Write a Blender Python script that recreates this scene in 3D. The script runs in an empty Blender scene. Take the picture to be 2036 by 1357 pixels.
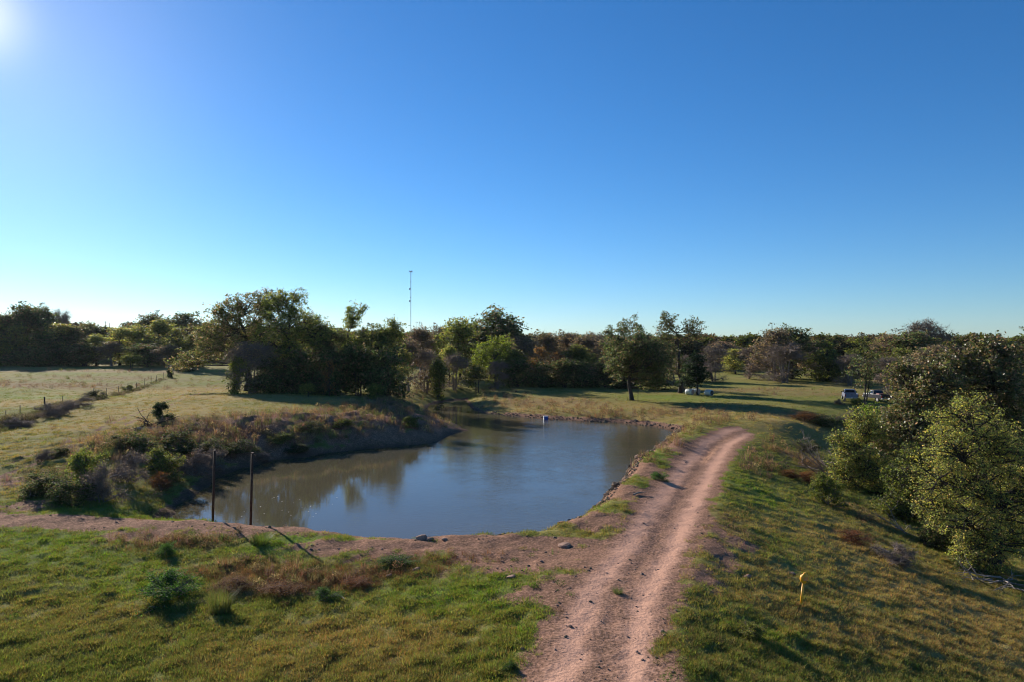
import bpy, math, random
import numpy as np
from mathutils import Vector

S = bpy.context.scene
COL = S.collection
R = math.radians

# ------------------------------------------------------------------ camera, sky, sun, exposure
CAM_H, HOR, FPX, CX = 9.0, 690.0, 1357.0, 1018.0
cam_d = bpy.data.cameras.new('camera')
cam_d.sensor_width = 36.0
cam_d.lens = 24.0
cam_d.clip_start = 0.2
cam_d.clip_end = 9000
cam = bpy.data.objects.new('camera', cam_d)
COL.objects.link(cam)
cam.location = (0, 0, CAM_H)
cam.rotation_euler = (R(90.0 + 0.49), 0, 0)
S.camera = cam

SUN_AZ, SUN_EL = -38.6, 21.2          # degrees; azimuth measured from +Y, negative = left
world = bpy.data.worlds.new('World')
S.world = world
world.use_nodes = True
wn = world.node_tree
for n in list(wn.nodes):
    wn.nodes.remove(n)
w_out = wn.nodes.new('ShaderNodeOutputWorld')
w_bg = wn.nodes.new('ShaderNodeBackground')
w_sky = wn.nodes.new('ShaderNodeTexSky')
w_sky.sky_type = 'NISHITA'
w_sky.sun_disc = False
w_sky.sun_elevation = R(SUN_EL)
w_sky.sun_rotation = R(SUN_AZ)
w_sky.altitude = 300
w_sky.air_density = 1.0
w_sky.dust_density = 0.14
w_sky.ozone_density = 6.0
w_bg.inputs['Strength'].default_value = 0.0745
w_hs = wn.nodes.new('ShaderNodeHueSaturation')      # the camera's slightly vivid colour setting
w_hs.inputs['Saturation'].default_value = 1.15
w_wb = wn.nodes.new('ShaderNodeMix')
w_wb.data_type = 'RGBA'
w_wb.blend_type = 'MULTIPLY'
w_wb.inputs[0].default_value = 1.0
w_wb.inputs[7].default_value = (0.88, 0.965, 1.02, 1)
wn.links.new(w_sky.outputs[0], w_hs.inputs['Color'])
wn.links.new(w_hs.outputs[0], w_wb.inputs[6])
# bright aureole close round the sun
w_tc = wn.nodes.new('ShaderNodeTexCoord')
w_dot = wn.nodes.new('ShaderNodeVectorMath')
w_dot.operation = 'DOT_PRODUCT'
_a, _e = R(SUN_AZ), R(SUN_EL)
w_dot.inputs[1].default_value = (math.sin(_a) * math.cos(_e), math.cos(_a) * math.cos(_e), math.sin(_e))
wn.links.new(w_tc.outputs['Generated'], w_dot.inputs[0])
_prev = w_wb.outputs[2]
for _pw, _col in ((1100.0, (4.6, 3.7, 3.0)), (60.0, (0.65, 0.42, 0.15))):
    w_mx = wn.nodes.new('ShaderNodeMath')
    w_mx.operation = 'MAXIMUM'
    w_mx.inputs[1].default_value = 0.0
    wn.links.new(w_dot.outputs['Value'], w_mx.inputs[0])
    w_pw = wn.nodes.new('ShaderNodeMath')
    w_pw.operation = 'POWER'
    w_pw.inputs[1].default_value = _pw
    wn.links.new(w_mx.outputs[0], w_pw.inputs[0])
    w_sc = wn.nodes.new('ShaderNodeVectorMath')
    w_sc.operation = 'SCALE'
    w_sc.inputs[0].default_value = _col
    wn.links.new(w_pw.outputs[0], w_sc.inputs['Scale'])
    w_ad = wn.nodes.new('ShaderNodeVectorMath')
    w_ad.operation = 'ADD'
    wn.links.new(_prev, w_ad.inputs[0])
    wn.links.new(w_sc.outputs[0], w_ad.inputs[1])
    _prev = w_ad.outputs[0]
wn.links.new(_prev, w_bg.inputs[0])
wn.links.new(w_bg.outputs[0], w_out.inputs[0])

sun_d = bpy.data.lights.new('sun', 'SUN')
sun_d.energy = 4.9
sun_d.angle = R(0.53)
sun_d.color = (1.0, 0.93, 0.82)
sun = bpy.data.objects.new('sun', sun_d)
COL.objects.link(sun)
sa, se = R(SUN_AZ), R(SUN_EL)
to_sun = Vector((math.sin(sa) * math.cos(se), math.cos(sa) * math.cos(se), math.sin(se)))
sun.rotation_euler = to_sun.to_track_quat('Z', 'Y').to_euler()
sun.location = (-60, 80, 60)

S.view_settings.view_transform = 'Standard'
S.view_settings.look = 'None'
S.view_settings.gamma = 1.0
S.view_settings.use_curve_mapping = False
S.view_settings.exposure = 0.82
S.render.engine = 'CYCLES'
S.cycles.max_bounces = 8
S.cycles.transparent_max_bounces = 8
S.cycles.filter_width = 1.1
S.cycles.use_denoising = True
S.cycles.denoiser = 'OPENIMAGEDENOISE'
S.cycles.denoising_input_passes = 'RGB_ALBEDO_NORMAL'
S.cycles.denoising_prefilter = 'ACCURATE'
S.cycles.caustics_reflective = False
S.cycles.caustics_refractive = False

# ------------------------------------------------------------------ small helpers
rng = np.random.default_rng(7)


def unproj(px, py, z=0.0):
    d = (CAM_H - z) * FPX / (py - HOR)
    return ((px - CX) * d / FPX, d)


def tag(o, label=None, cat=None, group=None, kind=None):
    if label:
        o['label'] = label
    if cat:
        o['category'] = cat
    if group:
        o['group'] = group
    if kind:
        o['kind'] = kind
    return o


def link(name, mesh, mat=None, parent=None, loc=None):
    o = bpy.data.objects.new(name, mesh)
    COL.objects.link(o)
    if mat is not None and mesh is not None and len(mesh.materials) == 0:
        mesh.materials.append(mat)
    if parent is not None:
        o.parent = parent
    if loc is not None:
        o.location = loc
    return o


def empty(name, loc, rz=0.0):
    o = bpy.data.objects.new(name, None)
    o.empty_display_size = 0.3
    COL.objects.link(o)
    o.location = loc
    o.rotation_euler = (0, 0, rz)
    return o


def mk_mesh(name, verts, quads=None, tris=None, face_attr=None, vert_attr=None, smooth=False):
    """mesh from numpy arrays; quads come first, then triangles"""
    verts = np.asarray(verts, dtype=np.float32)
    me = bpy.data.meshes.new(name)
    nq = 0 if quads is None else len(quads)
    nt = 0 if tris is None else len(tris)
    idx = []
    if nq:
        idx.append(np.asarray(quads, dtype=np.int32).ravel())
    if nt:
        idx.append(np.asarray(tris, dtype=np.int32).ravel())
    idx = np.concatenate(idx)
    me.vertices.add(len(verts))
    me.vertices.foreach_set('co', verts.ravel())
    me.loops.add(len(idx))
    me.loops.foreach_set('vertex_index', idx)
    me.polygons.add(nq + nt)
    starts = np.concatenate([np.arange(nq, dtype=np.int32) * 4, nq * 4 + np.arange(nt, dtype=np.int32) * 3])
    me.polygons.foreach_set('loop_start', starts)
    me.polygons.foreach_set('use_smooth', np.full(nq + nt, smooth, dtype=bool))
    me.update(calc_edges=True)
    for nm, arr in (face_attr or {}).items():
        a = me.attributes.new(nm, 'FLOAT_COLOR', 'FACE')
        c = np.ones((nq + nt, 4), dtype=np.float32)
        c[:, :3] = arr
        a.data.foreach_set('color', c.ravel())
    for nm, arr in (vert_attr or {}).items():
        a = me.attributes.new(nm, 'FLOAT_COLOR', 'POINT')
        c = np.ones((len(verts), 4), dtype=np.float32)
        c[:, :arr.shape[1]] = arr
        a.data.foreach_set('color', c.ravel())
    me.validate()
    return me


_perm = np.random.default_rng(3).permutation(512)
_perm = np.concatenate([_perm, _perm])
_gr = np.random.default_rng(4).uniform(0, 2 * np.pi, 512)
_gx, _gy = np.cos(_gr), np.sin(_gr)


def perlin(x, y):
    xi, yi = np.floor(x).astype(np.int64), np.floor(y).astype(np.int64)
    xf, yf = x - xi, y - yi
    u, v = xf * xf * xf * (xf * (xf * 6 - 15) + 10), yf * yf * yf * (yf * (yf * 6 - 15) + 10)

    def g(ix, iy, dx, dy):
        h = _perm[(_perm[ix & 511] + iy) & 511]
        return _gx[h] * dx + _gy[h] * dy
    a, b = g(xi, yi, xf, yf), g(xi + 1, yi, xf - 1, yf)
    c, d = g(xi, yi + 1, xf, yf - 1), g(xi + 1, yi + 1, xf - 1, yf - 1)
    return (a + u * (b - a) + v * ((c + u * (d - c)) - (a + u * (b - a)))) * 1.5


def fbm(x, y, scale, octs=4, off=0.0):
    r, amp, tot = 0.0, 1.0, 0.0
    for k in range(octs):
        r = r + amp * perlin(x / scale + 17.3 * k + off, y / scale - 9.1 * k + off * 1.7)
        tot += amp
        amp *= 0.5
        scale *= 0.5
    return r / tot


def sstep(a, b, x):
    t = np.clip((x - a) / (b - a), 0, 1)
    return t * t * (3 - 2 * t)


# ------------------------------------------------------------------ terrain shape
WZ = -1.3   # water level; the crest of the dam is 0
POND_PX = [(325, 1040), (345, 1018), (378, 992), (402, 974), (440, 946), (500, 928), (560, 915), (640, 905), (720, 895),
           (800, 889), (850, 884), (880, 876), (893, 866), (925, 857), (912, 848), (880, 838), (856, 826), (848, 814),
           (862, 804), (895, 798), (925, 796), (930, 804), (938, 813), (955, 821), (1000, 827), (1080, 834.5), (1150, 839),
           (1240, 843), (1300, 850), (1340, 858), (1334, 870), (1310, 887), (1280, 917), (1240, 952), (1204, 996),
           (1158, 1041), (1098, 1076), (1034, 1093), (970, 1100), (800, 1095), (600, 1079), (450, 1064), (350, 1056)]
POND = np.array([unproj(px, py, WZ) for px, py in POND_PX])
ROAD_PX = [(1145, 2300), (1163, 1500), (1185, 1357), (1207, 1250), (1232, 1177), (1272, 1118), (1303, 1074), (1328, 1029), (1352, 990), (1390, 930),
           (1425, 885), (1462, 862), (1520, 850), (1580, 840), (1625, 822), (1665, 800), (1700, 789)]
ROAD = np.array([unproj(px, py, 0) for px, py in ROAD_PX])
CREST_PX = [(-200, 1032), (0, 1040), (200, 1040), (420, 1040), (600, 1046), (800, 1062), (970, 1076), (1100, 1088), (1200, 1095)]
CREST = np.array([unproj(px, py, 0) for px, py in CREST_PX])


def seg_dist(x, y, P, closed=False):
    """distance to a polyline, the signed lateral side and the length along it"""
    best = np.full(x.shape, 1e18)
    side = np.zeros(x.shape)
    along = np.zeros(x.shape)
    n = len(P)
    L = 0.0
    for i in range(n if closed else n - 1):
        a, b = P[i], P[(i + 1) % n]
        ex, ey = b - a
        ll = ex * ex + ey * ey
        t = np.clip(((x - a[0]) * ex + (y - a[1]) * ey) / ll, 0, 1)
        dx, dy = x - (a[0] + t * ex), y - (a[1] + t * ey)
        d2 = dx * dx + dy * dy
        m = d2 < best
        best = np.where(m, d2, best)
        side = np.where(m, np.sign(ex * dy - ey * dx), side)
        along = np.where(m, L + t * math.sqrt(ll), along)
        L += math.sqrt(ll)
    return np.sqrt(best), side, along


def in_poly(x, y, P):
    ins = np.zeros(x.shape, dtype=bool)
    n = len(P)
    for i in range(n):
        a, b = P[i], P[(i + 1) % n]
        c = ((a[1] > y) != (b[1] > y)) & (x < (b[0] - a[0]) * (y - a[1]) / (b[1] - a[1] + 1e-12) + a[0])
        ins ^= c
    return ins


def pond_sd(x, y):
    d, _, _ = seg_dist(x, y, POND, True)
    return np.where(in_poly(x, y, POND), -d, d)


CTRL = []
for px, py in ROAD_PX[:14]:
    CTRL.append((*unproj(px, py, 0), 0.0))
for px, py, z in [
        (1590, 1207, -2.7), (1500, 1250, -1.7), (2036, 1357, -3.6), (1700, 1357, -2.6), (1450, 1357, -0.9), (1990, 1150, -4.2),
        (1850, 1030, -4.6), (1700, 1000, -4.5), (1640, 960, -4.0), (1560, 960, -2.4), (1480, 960, -0.8), (1560, 900, -1.6),
        (1630, 880, -2.0), (1700, 850, -1.6), (1700, 798, 0.3), (1650, 830, -0.3), (1600, 850, -0.4), (1560, 765, 0.8),
        (1650, 750, 1.2), (1450, 800, 0.0), (1256, 797, 0.0), (1380, 785, 0.2), (1000, 790, 0.0), (1150, 800, -0.2),
        (1350, 840, -0.5), (1250, 826, -0.6), (1000, 815, -0.6), (880, 785, 0.3), (700, 800, 1.7), (500, 785, 2.2),
        (400, 805, 2.0), (300, 840, 1.8), (150, 900, 1.0), (0, 950, 0.3), (60, 1000, 0.0), (0, 1040, 0.0), (200, 1037, 0.0),
        (420, 1038, 0.05), (600, 1044, 0.05), (800, 1058, 0.05), (970, 1074, 0.05), (1100, 1086, 0.0), (0, 1357, -0.5),
        (300, 1357, -0.45), (600, 1357, -0.4), (900, 1357, -0.3), (0, 1200, -0.4), (400, 1200, -0.45), (800, 1200, -0.35),
        (0, 1110, -0.2), (400, 1110, -0.25), (750, 1120, -0.25), (12, 845, 1.3), (212, 783, 1.4), (312, 754, 2.4),
        (0, 722, 4.5), (200, 722, 4.2), (380, 732, 3.7), (0, 780, 1.9)]:
    CTRL.append((*unproj(px, py, z), z))
CTRL += [(-300, 400, 12), (-170, 380, 12), (-60, 300, 5), (0, 200, 1.5), (0, 400, 3), (150, 300, 3), (150, 600, 4),
         (-400, 800, 13), (0, 800, 4), (400, 800, 4), (400, 300, 3), (0, 2500, 4), (1500, 2500, 4), (-1500, 2500, 9),
         (60, 60, -4.5), (80, 100, -1), (60, 30, -4.5), (40, 0, -4), (-60, 20, 0), (-40, 0, -0.4), (0, 0, -0.4), (15, 5, -2.5),
         (4, 5, 0), (-200, 150, 4), (-120, 60, 1.2), (300, 100, 0)]
CTRL = np.array(CTRL)


def _phi(dx, dy):
    return np.sqrt(dx * dx + dy * dy + 4.0)


_A = _phi(CTRL[:, None, 0] - CTRL[None, :, 0], CTRL[:, None, 1] - CTRL[None, :, 1])
_Wt = np.linalg.solve(_A + np.eye(len(CTRL)) * 1e-6, CTRL[:, 2] - 1.0)

BANKW = np.array([(*unproj(px, py, WZ), w) for px, py, w in [
    (400, 1056, 2.4), (700, 1088, 2.3), (970, 1100, 2.4), (1240, 952, 2.6), (1150, 1040, 2.5), (1335, 862, 4), (1150, 838, 4.5),
    (950, 815, 6), (860, 800, 8), (925, 857, 9), (830, 885, 9), (640, 905, 9), (500, 925, 9.5), (400, 985, 9), (345, 1020, 7)]])


def height(x, y, detail=True):
    shp = x.shape
    x, y = x.ravel(), y.ravel()
    z = np.ones(x.shape)
    for i in range(len(CTRL)):
        z += _Wt[i] * _phi(x - CTRL[i, 0], y - CTRL[i, 1])
    near = y < 170
    rd = np.full(x.shape, 99.0)
    side = np.zeros(x.shape)
    rd[near], side[near], _ = seg_dist(x[near], y[near], ROAD)
    sd = np.full(x.shape, 99.0)
    sd[near] = pond_sd(x[near], y[near])
    # the dam: level crest, then an even downstream face on the right
    right = (side < 0) & near
    drop = 0.265 * np.maximum(rd - 2.3, 0)
    drop = 4.3 - np.sqrt((np.maximum(4.3 - drop, 0)) ** 2 + 0.6) + 0.07
    kd = np.where(right, sstep(23.0, 17.5, rd) * sstep(79, 62, y), 0)
    z = z * (1 - kd) - np.maximum(drop, 0) * kd
    if detail:
        g = sstep(1.6, 3.2, rd)                     # 0 on the road
        far = sstep(120, 40, y)
        z += (fbm(x, y, 6.0, 3) * 0.16 + fbm(x, y, 1.5, 3, 5.0) * 0.10) * (0.35 + 0.65 * g) * (0.4 + 0.6 * far)
        tus = np.maximum(fbm(x, y, 0.75, 2, 11.0), 0) ** 1.3
        cd = np.full(x.shape, 99.0)
        cd[near], _, _ = seg_dist(x[near], y[near], CREST)
        g = g * (0.25 + 0.75 * sstep(0.8, 3.0, cd))
        z += tus * (0.24 - 0.09 * sstep(5, -1, x) * sstep(38, 30, y)) * g * far
        z += fbm(x, y, .9, 3, 46.0) * .16 * np.where(near & (x < 0), sstep(0.5, 3, pond_sd(x, y)) * sstep(14, 8, pond_sd(x, y)), 0) * sstep(44, 52, y)
        z += (np.abs(fbm(x, y, 3.2, 3, 44.0)) - .25) * 1.0 * np.where(near & (x < 0), sstep(0.5, 5, pond_sd(x, y)) * sstep(16, 8, pond_sd(x, y)), 0) * sstep(44, 52, y) * sstep(110, 90, y)
        z += fbm(x, y, 0.4, 2, 21.0) * 0.035 * far
        z += (fbm(x, y, 40.0, 3, 3.0)) * 0.8 * sstep(130, 260, y)
        # wheel ruts
        rut = np.exp(-((rd - 0.8) / 0.32) ** 2)
        z -= 0.025 * rut * (y < 75)
        z += fbm(x * 1.0, y * 0.5, 0.5, 3, 31.0) * 0.035 * np.exp(-(rd / 2.2) ** 2)
    # pond bowl
    m = sd < 30
    w = np.zeros(m.sum())
    ws = np.zeros(m.sum())
    for bx, by, bw in BANKW:
        k = 1.0 / ((x[m] - bx) ** 2 + (y[m] - by) ** 2 + 4.0) ** 1.5
        w += bw * k
        ws += k
    w /= ws
    if detail:
        sdm = sd[m] + fbm(x[m], y[m], 3.0, 3, 41.0) * 0.9
    else:
        sdm = sd[m]
    t = np.clip(sdm / w, 0, 1)
    f = 1 - (1 - t) ** 1.8
    inside = np.clip(-sdm * 0.3, 0, 1.8)
    land = np.where(kd[m] + (sd[m] > 14) > 0.01, z[m], np.maximum(z[m], WZ + 0.25))
    z[m] = np.where(sdm > 0, WZ + f * (land - WZ), WZ - inside)
    return z.reshape(shp)


def hz(x, y):
    return float(height(np.array([float(x)]), np.array([float(y)]))[0])


def ground_hit(px, py):
    """where the sight line through a photograph pixel meets the ground"""
    d = np.geomspace(12, 420, 1500)
    x = (px - CX) * d / FPX
    z = height(x, d, False)
    i = int(np.argmax(z >= CAM_H - (py - HOR) * d / FPX))
    return float(x[i]), float(d[i]), hz(x[i], d[i])


def gauss_patches(x, y, lst):
    r = np.zeros(x.shape)
    for px, py, z, rx, ry, s in lst:
        a, b = unproj(px, py, z)
        r = np.maximum(r, s * np.exp(-(((x - a) / rx) ** 2 + ((y - b) / ry) ** 2)))
    return r


DIRT_P = [(1075, 1330, 0, 1.2, 2.2, .75), (1160, 1240, 0, 1.3, 2.5, .8), (1235, 1000, -.3, 1.6, 3, .9), (1285, 955, -.3, 1.6, 4, .9), (1345, 900, -.3, 2, 7, .85), (1180, 1055, -.2, 2, 2, .9), (1400, 1190, -.9, 1.1, 1.8, .75), (1450, 1170, -1.2, 1.2, 1.4, .6), (480, 890, 0, 7, 5, .5), (560, 870, .4, 8, 5, .55), (720, 850, .4, 9, 6, .6), (860, 845, -.4, 8, 6, .55), (900, 1085, 0, 5, 1.6, .8), (1010, 1120, -.1, 4, 2.4, .8), (420, 1056, 0, 7, 1.5, .7), (760, 1080, 0, 6, 1.3, .8), (1060, 1110, 0, 4.0, 3.0, 0.95), (1120, 1180, 0, 2.6, 2.4, 0.9), (950, 1090, 0, 3.2, 1.6, 0.85), (660, 1092, -.2, 1.6, 1.4, 0.9),
          (760, 1105, -.2, 2.2, 1.6, 0.75), (500, 1048, 0, 5.0, 1.0, 0.85), (300, 1062, 0, 4, 1.6, 0.65), (40, 1010, 0, 3, 2.5, 0.75),
          (1420, 1130, -.9, 1.6, 3.0, 0.7), (1400, 1060, -.6, 1.3, 4.0, 0.7), (1480, 1130, -1.5, 1.2, 1.6, 0.7), (1120, 1290, 0, 1.3, 1.8, 0.75),
          (1330, 1215, -.4, 1.2, 1.6, 0.7), (20, 955, .3, 5, 3, 0.6), (780, 820, .5, 7, 7, 0.5), (660, 850, .3, 8, 6, 0.55), (600, 1170, -.3, 2.5, 1.0, 0.6)]
LUSH_P = [(160, 790, 1.6, 20, 6, .8), (60, 775, 2, 14, 4, .6), (330, 752, 2.6, 10, 14, .7), (230, 745, 3, 14, 8, .6), (950, 1200, -.3, 4.5, 2.4, 1.0), (60, 1090, -.2, 5, 2.2, 0.9), (580, 1085, -.2, 2.4, 1.3, 1.0), (200, 1010, 0, 6, 2.4, .8),
          (1195, 1030, -.2, .8, 1.6, .9), (1310, 925, -.2, .7, 3.0, .8), (1320, 795, 0, 11, 9, 1.0), (1500, 1010, -1.4, 2.4, 5, .9), (1560, 1170, -2.4, 3, 4, .8),
          (1500, 1300, -1.6, 2, 2, .8), (160, 815, 1.3, 5, 3, .9), (420, 745, 2.5, 8, 10, .7), (1540, 770, .7, 20, 14, .6), (1000, 1060, -.2, 3, 1, .5),
          (60, 850, 1.3, 7, 4, .6), (300, 1150, -.4, 3, 2, .7), (1030, 1260, -.2, 2.2, 3, .6), (1440, 1000, -.4, 1.5, 5, .5)]
DRY_P = [(1750, 1230, -3, 7, 5, .9), (1620, 1290, -2, 4, 3, .7), (1900, 1330, -3.5, 6, 4, .9), (300, 772, 2.4, 18, 12, .9), (60, 800, 1.8, 20, 8, .8), (200, 850, 1.5, 10, 6, .9), (420, 785, 2.2, 12, 10, .9), (350, 815, 2, 14, 14, .95), (560, 795, 2.0, 16, 8, .9), (130, 880, 1.2, 9, 8, .8), (780, 1250, -.4, 4.2, 2.2, .9), (250, 860, 1.5, 10, 9, .8), (400, 790, 2.2, 12, 10, .8), (120, 738, 3.4, 60, 8, .7), (1880, 1250, -3.6, 5, 5, .9),
         (1700, 1330, -2.8, 4, 2, .8), (1050, 800, -.2, 22, 16, .85), (1340, 825, -.3, 14, 8, .8), (1540, 840, -.4, 9, 9, .8), (1640, 770, .7, 25, 12, .8),
         (200, 1230, -.4, 3, 2, .5), (520, 1300, -.4, 3, 2, .5), (1800, 1180, -4, 5, 4, .6)]
WEED_P = [(1500, 775, .7, 16, 7, .8), (1620, 785, .5, 14, 6, .8), (1420, 815, -.2, 9, 5, .7), (1100, 800, -.2, 16, 7, .7), (50, 768, 2, 26, 8, 1.1), (110, 742, 3, 46, 5, 1.0), (230, 752, 2.7, 18, 6, .8), (20, 728, 4, 30, 8, .7), (600, 1150, -.3, 3.6, 1.4, 1.0), (480, 1130, -.3, 3.5, 1.2, .8), (720, 1140, -.3, 2.4, 1.0, .9),
          (330, 1080, -.2, 4, 1.4, .8), (760, 830, 0.6, 9, 8, .8), (1000, 825, -.8, 12, 4, .7), (1180, 828, -.7, 20, 4, .7), (1580, 830, -.3, 6, 6, .8),
          (1600, 960, -3, 2, 5, .7), (1720, 1080, -4, 3, 4, .7), (600, 880, -.2, 20, 7, .5), (1450, 1090, -1.1, 1.6, 4, .6)]


FTRACK = np.array([unproj(px, py, z) for px, py, z in [(-60, 960, .2), (60, 915, .8), (190, 868, 1.4), (262, 836, 1.7), (330, 806, 1.9), (400, 772, 2.2), (450, 755, 2.6)]])


def cover(x, y):
    """bare soil, dry grass, lush grass, dead weeds, wheel track: 0..1 each"""
    rd, side, along = seg_dist(x, y, ROAD)
    cd, _, _ = seg_dist(x, y, CREST)
    sd = pond_sd(x, y)
    n1 = fbm(x, y, 5.0, 4, 50.0)
    n2 = fbm(x, y, 1.2, 4, 60.0)
    n3 = fbm(x, y, 22.0, 4, 70.0)
    fade = sstep(27, 22.5, x)
    road = sstep(2.55, 1.6, rd + n2 * 1.3 + n1 * .9) * (0.25 + 0.75 * fade)
    crest = sstep(2.0, 0.5, cd + n1 * 1.6 + n2 * .9) * 0.85
    shore = sstep(2.3, 1.0, np.abs(sd) + n2 * 0.8 + 1.0 * (x < -1)) * 0.95
    inside = (sd < 0.3) * 1.0
    bank = sstep(12, 8, sd) * (x < -4) * sstep(46, 54, y) * sstep(112, 100, y) * (.72 + n1 * .6)
    dirt = np.maximum.reduce([road, crest, shore, inside, bank, gauss_patches(x, y, DIRT_P)])
    fd, _, _ = seg_dist(x, y, FTRACK)
    dirt = np.maximum(dirt, .68 * np.exp(-((fd - .85 + n2 * .1) / .28) ** 2))
    dirt = sstep(0.22, 0.78, dirt + n2 * 0.4 + n1 * 0.15)
    lush = np.clip(gauss_patches(x, y, LUSH_P) + n1 * 0.7 + 0.03, 0, 1)
    dry = np.clip(gauss_patches(x, y, DRY_P) + n1 * 0.7 + n3 * 0.8 + 0.20, 0, 1) * (1 - 0.6 * lush)
    weed = np.clip(gauss_patches(x, y, WEED_P) + n2 * 0.55 + n3 * 0.3 - 0.05, 0, 1)
    track = np.clip(np.exp(-((rd - 0.95 + n2 * 0.35) / 0.45) ** 2) + .12 * sstep(2.1, 1.2, rd), 0, 1) * (0.2 + 0.8 * fade)
    return dirt, dry, lush, weed, track, rd, sd


# ------------------------------------------------------------------ node helpers and materials
def new_mat(name):
    m = bpy.data.materials.new(name)
    m.use_nodes = True
    nt = m.node_tree
    b = nt.nodes['Principled BSDF']
    return m, nt, b


def noise(nt, scale, detail=4, vec=None, rough=0.55):
    n = nt.nodes.new('ShaderNodeTexNoise')
    n.inputs['Scale'].default_value = scale
    n.inputs['Detail'].default_value = detail
    n.inputs['Roughness'].default_value = rough
    if vec is not None:
        nt.links.new(vec, n.inputs['Vector'])
    return n


def mixc(nt, fac, a, b):
    n = nt.nodes.new('ShaderNodeMix')
    n.data_type = 'RGBA'
    for sock, v in ((n.inputs[0], fac), (n.inputs[6], a), (n.inputs[7], b)):
        if hasattr(v, 'is_linked'):
            nt.links.new(v, sock)
        elif isinstance(v, (int, float)):
            sock.default_value = v
        else:
            sock.default_value = (*v, 1)
    return n.outputs[2]


def mth(nt, op, a, b=None, clamp=False):
    n = nt.nodes.new('ShaderNodeMath')
    n.operation = op
    n.use_clamp = clamp
    for i, v in enumerate((a, b)):
        if v is None:
            continue
        if hasattr(v, 'is_linked'):
            nt.links.new(v, n.inputs[i])
        else:
            n.inputs[i].default_value = v
    return n.outputs[0]


def maprange(nt, v, a, b, c=0.0, d=1.0):
    n = nt.nodes.new('ShaderNodeMapRange')
    nt.links.new(v, n.inputs[0])
    n.inputs[1].default_value, n.inputs[2].default_value = a, b
    n.inputs[3].default_value, n.inputs[4].default_value = c, d
    return n.outputs[0]


def simple_mat(name, col, rough=0.6, metal=0.0, var=0.25, scale=8.0, bump=0.0, spec=0.5):
    m, nt, b = new_mat(name)
    tc = nt.nodes.new('ShaderNodeTexCoord')
    n = noise(nt, scale, 5, tc.outputs['Object'])
    f = maprange(nt, n.outputs[0], 0.3, 0.7)
    dark = tuple(c * (1 - var) for c in col)
    lite = tuple(min(1, c * (1 + var)) for c in col)
    nt.links.new(mixc(nt, f, dark, lite), b.inputs['Base Color'])
    b.inputs['Roughness'].default_value = rough
    b.inputs['Metallic'].default_value = metal
    b.inputs['Specular IOR Level'].default_value = spec
    if bump:
        bp = nt.nodes.new('ShaderNodeBump')
        bp.inputs['Strength'].default_value = bump
        bp.inputs['Distance'].default_value = 0.02
        nt.links.new(n.outputs[0], bp.inputs['Height'])
        nt.links.new(bp.outputs[0], b.inputs['Normal'])
    return m


C_GREEN = (0.130, 0.152, 0.038)
C_LUSH = (0.132, 0.200, 0.034)
C_DRY = (0.300, 0.218, 0.082)
C_WEED = (0.200, 0.125, 0.070)
C_SOIL = (0.200, 0.125, 0.092)
C_TRACK = (0.560, 0.315, 0.215)


def ground_material():
    m, nt, b = new_mat('ground_cover')
    geo = nt.nodes.new('ShaderNodeNewGeometry')
    pos = geo.outputs['Position']
    a1 = nt.nodes.new('ShaderNodeAttribute')
    a1.attribute_name = 'cover_a'      # dirt, dry, lush
    a2 = nt.nodes.new('ShaderNodeAttribute')
    a2.attribute_name = 'cover_b'      # weed, track, wet
    s1 = nt.nodes.new('ShaderNodeSeparateColor')
    s2 = nt.nodes.new('ShaderNodeSeparateColor')
    nt.links.new(a1.outputs['Color'], s1.inputs[0])
    nt.links.new(a2.outputs['Color'], s2.inputs[0])
    nf = noise(nt, 9.0, 6, pos, 0.65)
    nm = noise(nt, 1.6, 6, pos, 0.6)
    nl = noise(nt, 0.25, 4, pos)
    fine = maprange(nt, nf.outputs[0], 0.3, 0.7)
    med = maprange(nt, nm.outputs[0], 0.3, 0.7)
    lrg = maprange(nt, nl.outputs[0], 0.3, 0.7)

    def jit(sock, amt, src):
        k = mth(nt, 'MULTIPLY', mth(nt, 'SUBTRACT', src, 0.5), amt)
        return mth(nt, 'ADD', sock, k, True)
    grass = mixc(nt, jit(s1.outputs[2], 0.8, med), C_GREEN, C_LUSH)
    grass = mixc(nt, jit(s1.outputs[1], 0.9, fine), grass, C_DRY)
    grass = mixc(nt, mth(nt, 'MULTIPLY', jit(s2.outputs[0], 0.9, med), 0.85), grass, C_WEED)
    grass = mixc(nt, mth(nt, 'MULTIPLY', lrg, 0.25), grass, C_DRY)
    soil = mixc(nt, fine, (0.13, 0.070, 0.046), (0.41, 0.225, 0.150))
    soil = mixc(nt, mth(nt, 'MULTIPLY', med, 0.55), soil, (0.085, 0.060, 0.036))
    soil = mixc(nt, jit(s2.outputs[1], 0.7, fine), soil, C_TRACK)
    soil = mixc(nt, mth(nt, 'MULTIPLY', s2.outputs[2], 0.7), soil, (0.055, 0.040, 0.030))
    nd = noise(nt, 4.0, 6, pos, 0.7)
    d = mth(nt, 'ADD', s1.outputs[0], mth(nt, 'MULTIPLY', mth(nt, 'SUBTRACT', nd.outputs[0], 0.5), 1.1), True)
    d = maprange(nt, d, 0.35, 0.65)
    col = mixc(nt, d, grass, soil)
    nt.links.new(col, b.inputs['Base Color'])
    b.inputs['Roughness'].default_value = 0.95
    b.inputs['Specular IOR Level'].default_value = 0.02
    bp = nt.nodes.new('ShaderNodeBump')
    bp.inputs['Strength'].default_value = 0.9
    bp.inputs['Distance'].default_value = 0.06
    hgt = mth(nt, 'ADD', nf.outputs[0], mth(nt, 'MULTIPLY', nm.outputs[0], 1.2))
    nt.links.new(hgt, bp.inputs['Height'])
    nt.links.new(bp.outputs[0], b.inputs['Normal'])
    return m


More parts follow.
